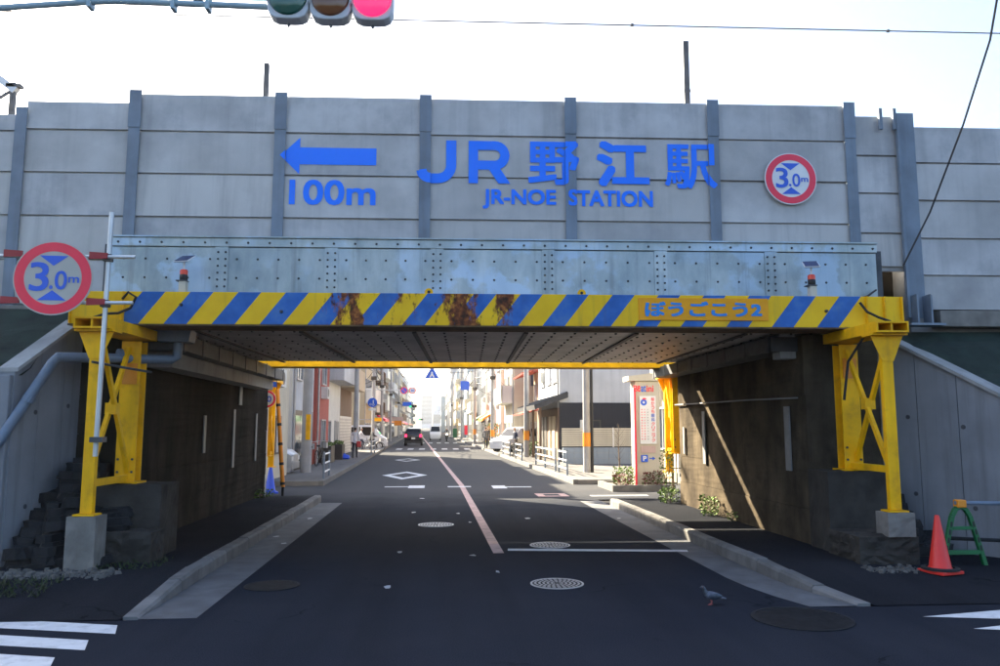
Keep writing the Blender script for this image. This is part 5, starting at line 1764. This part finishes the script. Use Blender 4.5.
def far_signal(label, px, py, y, lit):
    p = on_front(px, py, y, 0)
    t = thing('far_signal', label, 'traffic light', (p.x, p.y, p.z), 0, 'distant traffic signals')
    MB().box(-.55, .55, 0, .16, -.2, .2).build('housing', M['frame_dark'], t, bevel=.05)
    for i, c in ((-1, 'green'), (0, 'amber'), (1, 'red')):
        on = c == lit
        MB().cyl((i * .35, 0, 0), (i * .35, -.05, 0), .15, .14, 16).build('lens', M['lit_' + c] if on else M['black'], t)
    MB().cyl((-.5, .08, .05), (-3.0, .08, .2), .05, .05, 8).build('arm', M['galv_pole'], t)
    MB().cyl((-3.0, .08, -p.z), (-3.0, .08, .5), .09, .08, 10).build('mast', M['galv_pole'], t)
M['lit_green'] = emit_mat('lit_green', (.02, 1, .25), .8)
M['lit_red'] = emit_mat('lit_red', (1, .03, .12), .6)
M['lit_amber'] = M['lens_amber']
M['tail_lit'] = emit_mat('tail_lit', (1, .02, .08), .7)
M['head_lit'] = emit_mat('head_lit', (1, .85, .5), 4)
far_signal('green-lit traffic signal above the left lane in distance', 413, 406, 110, 'green')
far_signal('small green-lit signal farther up the street', 421, 419.5, 190, 'green')
# small shop signs
for i, (label, px, py, y, w, h, m_, xs) in enumerate((
        ('blue square shop sign high on the right row', 465, 385.5, 80, .9, .9, 'sign_blue', 3.8), ('orange-brown shop sign board on the left row', 398, 423, 85, .8, .5, 'orange', 0), ('pink shop sign board on the left row', 394, 419, 95, 2.2, .5, 'w_pale_pink', 0),
        ('yellow notice board fixed low on the left side street', 378, 419.5, 56, .5, .25, 'yellow', 0), ('blue street name sign over the left lane', 407, 404, 100, 1.1, .5, 'sign_blue', 0), ('red vertical banner sign on the right row', 466, 430, 75, .28, .9, 'sign_red', 0),
        ('green vertical banner sign on the right row', 455, 433, 88, .45, 1.0, 'green_plastic', 0))):
    p = on_front(px, py, y, 0)
    t = thing('shop_sign', label, 'sign', (p.x, p.y, p.z))
    MB().box(-w / 2, w / 2, 0, .08, -h / 2, h / 2).build('board', M[m_], t)
    f = MB(); e = .03
    f.box(-w / 2 - e, w / 2 + e, .081, .12, -h / 2 - e, h / 2 + e); f.build('frame', M['frame'], t)
    tx = (-5.3 if px < 430 else 6.0) + bend(y) - p.x
    MB().cyl((0, .1, 0), (tx, .1, 0), .03, .03, 6).build('bracket', M['frame'], t)

# ------------------------------------------------------------------ guard fences
def guard_fence(label, x0, y0, x1, y1, n=2):
    t = thing('guard_fence', label, 'fence', (0, 0, 0), 0, 'white-railed guard fences')
    for i in range(n + 1):
        f = i / n
        x, y = x0 + (x1 - x0) * f, y0 + (y1 - y0) * f
        MB().cyl((x, y, .1), (x, y, .98), .035, .035, 10).build('post', M['pipe'], t)
    for z in (.35, .62, .9):
        MB().cyl((x0, y0, z), (x1, y1, z), .028, .028, 8).build('rail', M['white_sign'], t)
guard_fence('white guard fence on right pavement nearest the bridge', 4.35, 26.3, 4.33, 28.0, 1)
guard_fence('long white guard fence on right pavement before the canopy house', 4.3, 28.6, 4.18, 33.4, 2)
guard_fence('short guard fence on right pavement near the parked car', 3.98, 37.2, 3.94, 39.8, 1)
guard_fence('farther guard fence on right pavement beyond the short one', 3.9, 42.5, 3.85, 46.5, 1)
guard_fence('small grey guard fence on the left pavement', -3.55, 25.0, -3.6, 26.6, 1)
guard_fence('far grey guard fence on left pavement by pedestrian', -3.85, 46, -3.9, 49, 1)

# ------------------------------------------------------------------ vehicles
M['car_white'] = mat('car_white', (.62, .63, .65), .25, var=.03)
M['car_black'] = mat('car_black', (.012, .012, .014), .2, var=.05)
M['car_silver'] = mat('car_silver', (.4, .42, .45), .3, metal=.5, var=.04)
def car(name, label, loc, rotz, secs, W, paint, lit=False, cat='car', wheels=(), group=None, plate=True):
    """secs: (y, z_low, z_belt, z_roof, half width at belt, half width at roof), nose towards +y"""
    t = thing(name, label, cat, loc, rotz, group)
    vs, fs = [], []
    for (y, zl, zb, zr, wb, wr) in secs:
        vs += [(-wb * .94, y, zl), (-wb, y, (zl + zb) / 2), (-wb, y, zb), (-wr, y, zr - .05), (-wr * .88, y, zr), (wr * .88, y, zr), (wr, y, zr - .05), (wb, y, zb), (wb, y, (zl + zb) / 2), (wb * .94, y, zl)]
    n = 10
    for j in range(len(secs) - 1):
        for q in range(n):
            fs.append((j * n + q, (j + 1) * n + q, (j + 1) * n + (q + 1) % n, j * n + (q + 1) % n))
    fs += [tuple(range(n)), tuple((len(secs) - 1) * n + q for q in range(n))[::-1]]
    MB().add(vs, fs).build('body', paint, t, smooth=True)
    cab = [s for s in secs if s[3] - s[2] > .35]
    for s_ in (-1, 1):
        m = MB()
        k2 = len(cab)
        pts = []
        for j in range(k2 - 1):
            a, b = cab[j], cab[j + 1]
            if b[0] - a[0] < .3: continue
            def P(s, f, e): return (s_ * ((s[4] * (1 - f) + s[5] * f) + .006), s[0] + e, s[2] + (s[3] - .05 - s[2]) * f)
            q = [P(a, .1, .07), P(b, .1, -.07), P(b, .9, -.07), P(a, .9, .07)]
            m.add(q, [(0, 1, 2, 3)])
        m.build('side_window', M['car_glass'], t)
    for nm, (a, b), sg in (('windscreen', (cab[-1], secs[secs.index(cab[-1]) + 1]), 1), ('rear_window', (cab[0], secs[max(0, secs.index(cab[0]) - 1)]), -1)):
        m = MB()
        if nm == 'windscreen':
            z0, z1, y0, y1 = b[3], a[3], b[0], a[0]
        else:
            z0, z1, y0, y1 = max(b[3], a[2]) if b is not a else a[2], a[3], b[0] if b is not a else a[0], a[0]
        def Q(f): return (y0 + (y1 - y0) * f + sg * .012, z0 + (z1 - z0) * f + .012)
        (ya, za), (yb, zb_) = Q(.12), Q(.9)
        m.add([(-a[4] * .84, ya, za), (a[4] * .84, ya, za), (a[5] * .8, yb, zb_), (-a[5] * .8, yb, zb_)], [(0, 1, 2, 3)])
        m.build(nm, M['car_glass'], t)
    yn, yt = secs[-1][0], secs[0][0]
    wf = secs[-1][4]
    for s_ in (-1, 1):
        zbn = secs[-1][2]
        MB().box(s_ * wf * .78 - .14, s_ * wf * .78 + .14, yn - .02, yn + .02, zbn - .16, zbn - .02).build('headlight', M['head_lit'] if lit == 'head' else M['white_sign'], t)
        zt = secs[0][2]
        MB().box(s_ * secs[0][4] * .88 - .1, s_ * secs[0][4] * .88 + .1, yt - .03, yt + .02, zt - .14, zt + .12).build('tail_light', M['tail_lit'] if lit == 'tail' else M['sign_red'], t)
    MB().box(-wf * .95, wf * .95, yn - .03, yn + .03, .25, .48).build('front_bumper', paint, t)
    MB().box(-wf * .95, wf * .95, yt - .04, yt + .03, .25, .5).build('rear_bumper', M['black'], t)
    MB().box(-.17, .17, yt - .05, yt - .041, .62, .78).build('number_plate', M['white_sign'], t)
    for wy in wheels:
        for s_ in (-1, 1):
            x = s_ * (W / 2 - .09)
            w = MB().cyl((x - .09, wy, .3), (x + .09, wy, .3), .3, .3, 20).build('wheel', M['rubber'], t)
            MB().cyl((x + s_ * .085, wy, .3), (x + s_ * .095, wy, .3), .19, .17, 14).build('rim', M['galv_pole'], w)
    return t
KEI = [(-1.62, .35, .95, 1.0, .62, .6), (-1.58, .25, 1.0, 1.6, .72, .62), (-1.35, .22, 1.0, 1.86, .74, .64), (-.3, .22, 1.0, 1.9, .74, .65), (.55, .22, 1.0, 1.88, .74, .65), (1.28, .22, .98, 1.06, .72, .66), (1.62, .25, .86, .9, .7, .62), (1.7, .3, .7, .74, .66, .58)]
SUVS = [(-1.95, .35, .95, 1.0, .78, .7), (-1.9, .28, 1.0, 1.25, .82, .68), (-1.65, .25, 1.0, 1.6, .84, .66), (-.5, .24, .98, 1.66, .85, .68), (.35, .24, .98, 1.58, .85, .68), (1.0, .24, .95, 1.02, .84, .72), (1.7, .26, .85, .9, .8, .7), (1.92, .32, .7, .74, .72, .62)]
car('van', 'white one-box van nosing out of the left side street', (-5.75, 63.2, 0), -math.pi / 2, KEI, 1.48, M['car_white'], cat='van', wheels=(-1.05, 1.15))
car('car', 'black car with red tail lights driving away in left lane', (-2.3, 75.5, 0), 0, SUVS, 1.7, M['car_black'], 'tail', wheels=(-1.25, 1.2))
car('car', 'pale car ahead of the black car in left lane', (-2.75, 90, 0), 0, SUVS, 1.7, M['car_silver'], wheels=(-1.25, 1.2))
car('van', 'white van coming towards the bridge in right lane', (-.35, 104, 0), math.pi, KEI, 1.48, M['car_white'], cat='van', wheels=(-1.05, 1.15))
car('car', 'dark distant car far up the left lane', (-3.6, 125, 0), 0, SUVS, 1.7, M['car_black'], wheels=(-1.25, 1.2))
car('car', 'white car parked nose-out on the right forecourt', (5.3, 52.3, .1), 2.3, SUVS, 1.7, M['car_white'], wheels=(-1.25, 1.2))
car('car', 'silver car nosing out between cream and grey house at left', (-6.95, 28.35, .05), -math.pi / 2, SUVS, 1.7, M['car_silver'], wheels=(-1.25, 1.2))

def bicycle(parent_or_none, label, loc, rotz, group=None, col='frame_dark'):
    t = thing('bicycle', label, 'bicycle', loc, rotz, group)
    for y in (-.52, .55):
        vs = [(0, y + .32 * math.cos(a), .33 + .32 * math.sin(a)) for a in [2 * math.pi * i / 20 for i in range(21)]]
        w = MB().tube(vs, .018, 6).build('wheel', M['rubber'], t)
        m = MB()
        for i in range(6):
            a = math.pi * i / 6
            m.cyl((0, y - .31 * math.cos(a), .33 - .31 * math.sin(a)), (0, y + .31 * math.cos(a), .33 + .31 * math.sin(a)), .003, .003, 4)
        m.build('spokes', M['galv_pole'], w)
    m = MB()
    for a, b in (((0, -.52, .33), (0, -.1, .3)), ((0, -.1, .3), (0, -.22, .78)), ((0, -.1, .3), (0, .4, .72)), ((0, -.18, .6), (0, .38, .78)), ((0, -.52, .33), (0, -.2, .62)), ((0, .55, .33), (0, .36, .95))):
        m.cyl(a, b, .018, .018, 6)
    m.build('frame', M[col], t)
    MB().tube([(-.26, .2, 1.0), (-.2, .34, 1.02), (.2, .34, 1.02), (.26, .2, 1.0)], .014, 6).build('handlebar', M['galv_pole'], t)
    m = MB(); m.ball((0, -.25, .83), .08, .13, .04, 8, 5); m.build('saddle', M['black'], t)
    m = MB(); m.box(-.15, .15, .5, .75, .72, .95); m.build('basket', M['frame'], t)
    return t

# ------------------------------------------------------------------ people
for n_, c in (('skin', (.45, .26, .18)), ('hair', (.015, .012, .012)), ('cloth_white', (.55, .55, .58)), ('cloth_dark', (.02, .022, .03)), ('cloth_navy', (.03, .04, .08)), ('cloth_grey', (.12, .12, .13)), ('cloth_red', (.4, .04, .04)), ('shoe', (.03, .025, .02))):
    M[n_] = mat('p_' + n_, c, .8, var=.15, scale=9)
def person(label, loc, rotz, top, legs, pose='walk', group=None, helmet=False):
    """one continuous skinned figure, 1.62 m tall, facing +y"""
    V, E_, R_ = [], [], []
    def v(p, r):
        V.append(p); R_.append(r if isinstance(r, tuple) else (r, r)); return len(V) - 1
    def chain(start, pts):
        i = start
        for p, r in pts:
            j = v(p, r); E_.append((i, j)); i = j
        return i
    sit = pose == 'ride'
    hz = .88 if sit else .83
    ly = .0
    pel = v((0, 0, hz), (.13, .1))
    sp = .1 if sit else .0
    neck = chain(pel, [((0, sp * .3, hz + .18), (.125, .09)), ((0, sp, hz + .38), (.15, .1)), ((0, sp * 1.3, hz + .5), (.1, .075))])
    nk = chain(neck, [((0, sp * 1.4, hz + .57), .045), ((0, sp * 1.45 + .01, hz + .63), .06), ((0, sp * 1.5 + .015, hz + .7), (.075, .09)), ((0, sp * 1.5 + .005, hz + .77), (.066, .078))])
    face = len(V) - 2
    v_ = v((0, sp * 1.5 + .112, hz + .685), .014); E_.append((face, v_))
    for s in (-1, 1):
        e = v((s * .085, sp * 1.5 + .005, hz + .69), .014); E_.append((face, e))
        ch = neck - 0
        if sit:
            arm = [((s * .17, sp * 1.1, hz + .44), .055), ((s * .22, .22, hz + .27), .043), ((s * .23, .42, hz + .17), .033), ((s * .23, .47, hz + .16), (.034, .02))]
        else:
            sw = .1 * s if pose == 'walk' else .02
            arm = [((s * .17, 0, hz + .46), .055), ((s * .215, -.02 - sw * .5, hz + .22), .043), ((s * .215, .06 - sw, hz + .0), .032), ((s * .212, .08 - sw, hz - .06), (.02, .034))]
        h = chain(ch, arm)
        hp = Vector(V[h])
        d = (hp - Vector(V[h - 1])).normalized()
        for k_, (off, ln) in enumerate(((-.027, .06), (-.009, .07), (.009, .068), (.027, .052))):
            b = hp + Vector((0, off, 0)) if not sit else hp + Vector((off, 0, 0))
            a1 = v(tuple(b + d * ln * .5), .009); E_.append((h, a1))
            a2 = v(tuple(b + d * ln * .9 + Vector((-s * .012, .008, -.008))), .008); E_.append((a1, a2))
        th = v(tuple(hp - d * .02 + Vector((-s * .012, .036, -.008))), .01); E_.append((h, th))
        th2 = v(tuple(hp + d * .02 + Vector((-s * .018, .05, -.008))), .008); E_.append((th, th2))
        if sit:
            leg = [((s * .095, .02, hz - .03), .09), ((s * .11, .33, hz - .16 - .08 * s), .062), ((s * .11, .26, .42 - .08 * s), .045), ((s * .11, .22, .26 - .08 * s), .036), ((s * .11, .36, .22 - .08 * s), (.04, .025))]
        else:
            st = .2 * s if pose == 'walk' else .04 * s
            leg = [((s * .085, 0, hz - .06), .088), ((s * .09, st * .5 + .03, .46), .06), ((s * .09, st * .8 - .02, .26), .05), ((s * .09, st, .075), .038), ((s * .095, st + .15, .03), (.04, .026))]
        chain(pel, leg)
    me = bpy.data.meshes.new('person')
    me.from_pydata(V, E_, [])
    o = bpy.data.objects.new('person', me)
    COL.objects.link(o)
    sk = o.modifiers.new('skin', 'SKIN')
    sk.branch_smoothing = .6
    for i, d in enumerate(me.skin_vertices[0].data):
        d.radius = R_[i]
    me.skin_vertices[0].data[0].use_root = True
    ss = o.modifiers.new('sub', 'SUBSURF'); ss.levels = 1; ss.render_levels = 1
    bpy.context.view_layer.update()
    m2 = bpy.data.meshes.new_from_object(o.evaluated_get(bpy.context.evaluated_depsgraph_get()))
    bpy.data.objects.remove(o)
    for m in (M['skin'], M['hair'], M[top], M[legs], M['shoe'], M['white_sign']):
        m2.materials.append(m)
    for p in m2.polygons:
        c = p.center
        hand = abs(c.x) > .19 and ((not sit and c.z < hz - .02) or (sit and c.y > .42))
        headc = sp * 1.5
        if c.z > hz + .6: 
            i = 1 if (c.z > hz + .735 or c.y < headc - .01) else 0
            if helmet and c.z > hz + .68: i = 5
        elif c.z > hz + .53: i = 0
        elif hand: i = 0
        elif c.z < (.3 if sit else .07) and (not sit or c.y > .24): i = 4
        elif c.z < hz - .02 and abs(c.x) < .19 or (sit and c.z < hz - .02 and abs(c.x) < .19): i = 3
        else: i = 2
        p.material_index = i
        p.use_smooth = True
    m2.name = 'person'
    t = thing('person', label, 'person', loc, rotz, group)
    link('body', m2, t)
    for s in (-1, 1):
        MB().ball((s * .032, sp * 1.5 + .088, hz + .705), .011, .008, .007, 6, 4).build('eye', M['black'], t)
    return t
person('pedestrian in white top and dark trousers walking away on left pavement', (-4.3, 41.3, .14), .05, 'cloth_white', 'cloth_dark')
MB().box(-4.2, -3.98, 41.15, 41.3, .72, 1.02).build('handbag', M['cloth_red'], label='dark red bag carried by the left pedestrian', cat='bag', bevel=.03)
def rider(label_p, label_b, x, y, rz, top, legs, z=0):
    bicycle(None, label_b, (x, y, z), rz)
    person(label_p, (x + .2 * math.sin(rz), y - .2 * math.cos(rz), z + .02), rz, top, legs, 'ride')
rider('cyclist in dark jacket crossing at the left side street', 'bicycle under the dark-jacketed cyclist', -4.6, 56.4, -1.2, 'cloth_dark', 'cloth_dark')
rider('cyclist in white shirt beside the dark one', 'bicycle under the white-shirted cyclist', -5.5, 57.5, -1.1, 'cloth_white', 'cloth_navy')
person('person in dark coat standing by the parked white car', (4.3, 43.8, .14), 2.0, 'cloth_navy', 'cloth_grey', 'stand')
bicycle(None, 'bicycle standing beside the person in dark coat', (4.75, 43.3, .14), 1.2)
person('first of two people in dark clothes far along right pavement', (3.9, 60.5, .14), 3.0, 'cloth_dark', 'cloth_dark', 'walk')
person('second of two people, nearer the kerb, far along right pavement', (3.55, 58.5, .14), .1, 'cloth_grey', 'cloth_dark', 'walk')
bicycle(None, 'bicycle parked against grey house behind thick left pole', (-5.0, 31.5, .14), .15)
bicycle(None, 'bicycle parked before the brick house at left', (-4.95, 33.6, .14), -.1)
# motor scooter with headlight
sc = thing('motor_scooter', 'oncoming motor scooter with lit headlight in right lane', 'scooter', (1.05, 96, 0), math.pi)
for y in (-.6, .6):
    w = MB().cyl((-.06, y, .25), (.06, y, .25), .25, .25, 18).build('wheel', M['rubber'], sc)
    MB().cyl((-.065, y, .25), (.065, y, .25), .13, .13, 12).build('rim', M['galv_pole'], w)
MB().prism([(-.75, .55), (-.2, .35), (.25, .32), (.42, .4), (.5, .95), (.4, 1.0), (.25, .5), (-.1, .48), (-.15, .75), (-.8, .78)], 'x', -.16, .16).build('body', M['car_black'], sc, bevel=.03)
MB().box(-.13, .13, -.72, -.1, .79, .86).build('seat', M['black'], sc, bevel=.02)
MB().tube([(-.32, .3, 1.05), (-.1, .42, 1.08), (.1, .42, 1.08), (.32, .3, 1.05)], .02, 6).build('handlebar', M['frame'], sc)
MB().cyl((0, .5, .88), (0, .56, .87), .09, .09, 14).build('headlight', M['head_lit'], sc)
person('helmeted rider in dark jacket on the oncoming scooter', (1.05, 96.15, .0), math.pi, 'cloth_dark', 'cloth_dark', 'ride', helmet=True)
for i, (x, y) in enumerate(((-5.05, 36.6), (-5.0, 40.2))):
    m = thing('planter_box', ['dark planter box before the brick house', 'dark planter box before the white house'][i], 'planter', (x, y, .14))
    MB().box(-.25, .25, -.6, .6, 0, .75).build('box', M['frame_dark'], m, bevel=.01)
    b_ = MB()
    for k_ in range(60):
        b_.ball((random.uniform(-.2, .2), random.uniform(-.5, .5), .75 + random.uniform(0, .18)), .05, .05, .03, 5, 4)
    b_.build('foliage', M['shrub'], m, kind='stuff')
bg_ = thing('rubbish_bag', 'blue rubbish bag on the left pavement by pedestrian', 'bag', (-4.7, 40.2, .14))
b_ = MB(); b_.ball((0, 0, .1), .3, .22, .14, 10, 7); b_.v = [(x * random.uniform(.9, 1.1), y * random.uniform(.9, 1.1), max(0, z)) for x, y, z in b_.v]
b_.build('sack', M['blue_plastic'], bg_, smooth=True)
b_ = MB(); b_.ball((0, 0, .25), .05, .04, .06, 6, 5); b_.build('knot', M['blue_plastic'], bg_)

# ------------------------------------------------------------------ the bright air of the street
hz = MB().box(-600, 600, -50, 1300, -1.4, 130)
hm = bpy.data.materials.new('haze'); hm.use_nodes = True
hn = hm.node_tree.nodes
hn.remove(hn['Principled BSDF'])
pv = hn.new('ShaderNodeVolumePrincipled')
pv.inputs['Color'].default_value = (.95, .97, 1, 1)
pv.inputs['Density'].default_value = .00016
pv.inputs['Anisotropy'].default_value = .4
hm.node_tree.links.new(pv.outputs[0], hn['Material Output'].inputs['Volume'])
hz.build('haze', hm, kind='stuff')
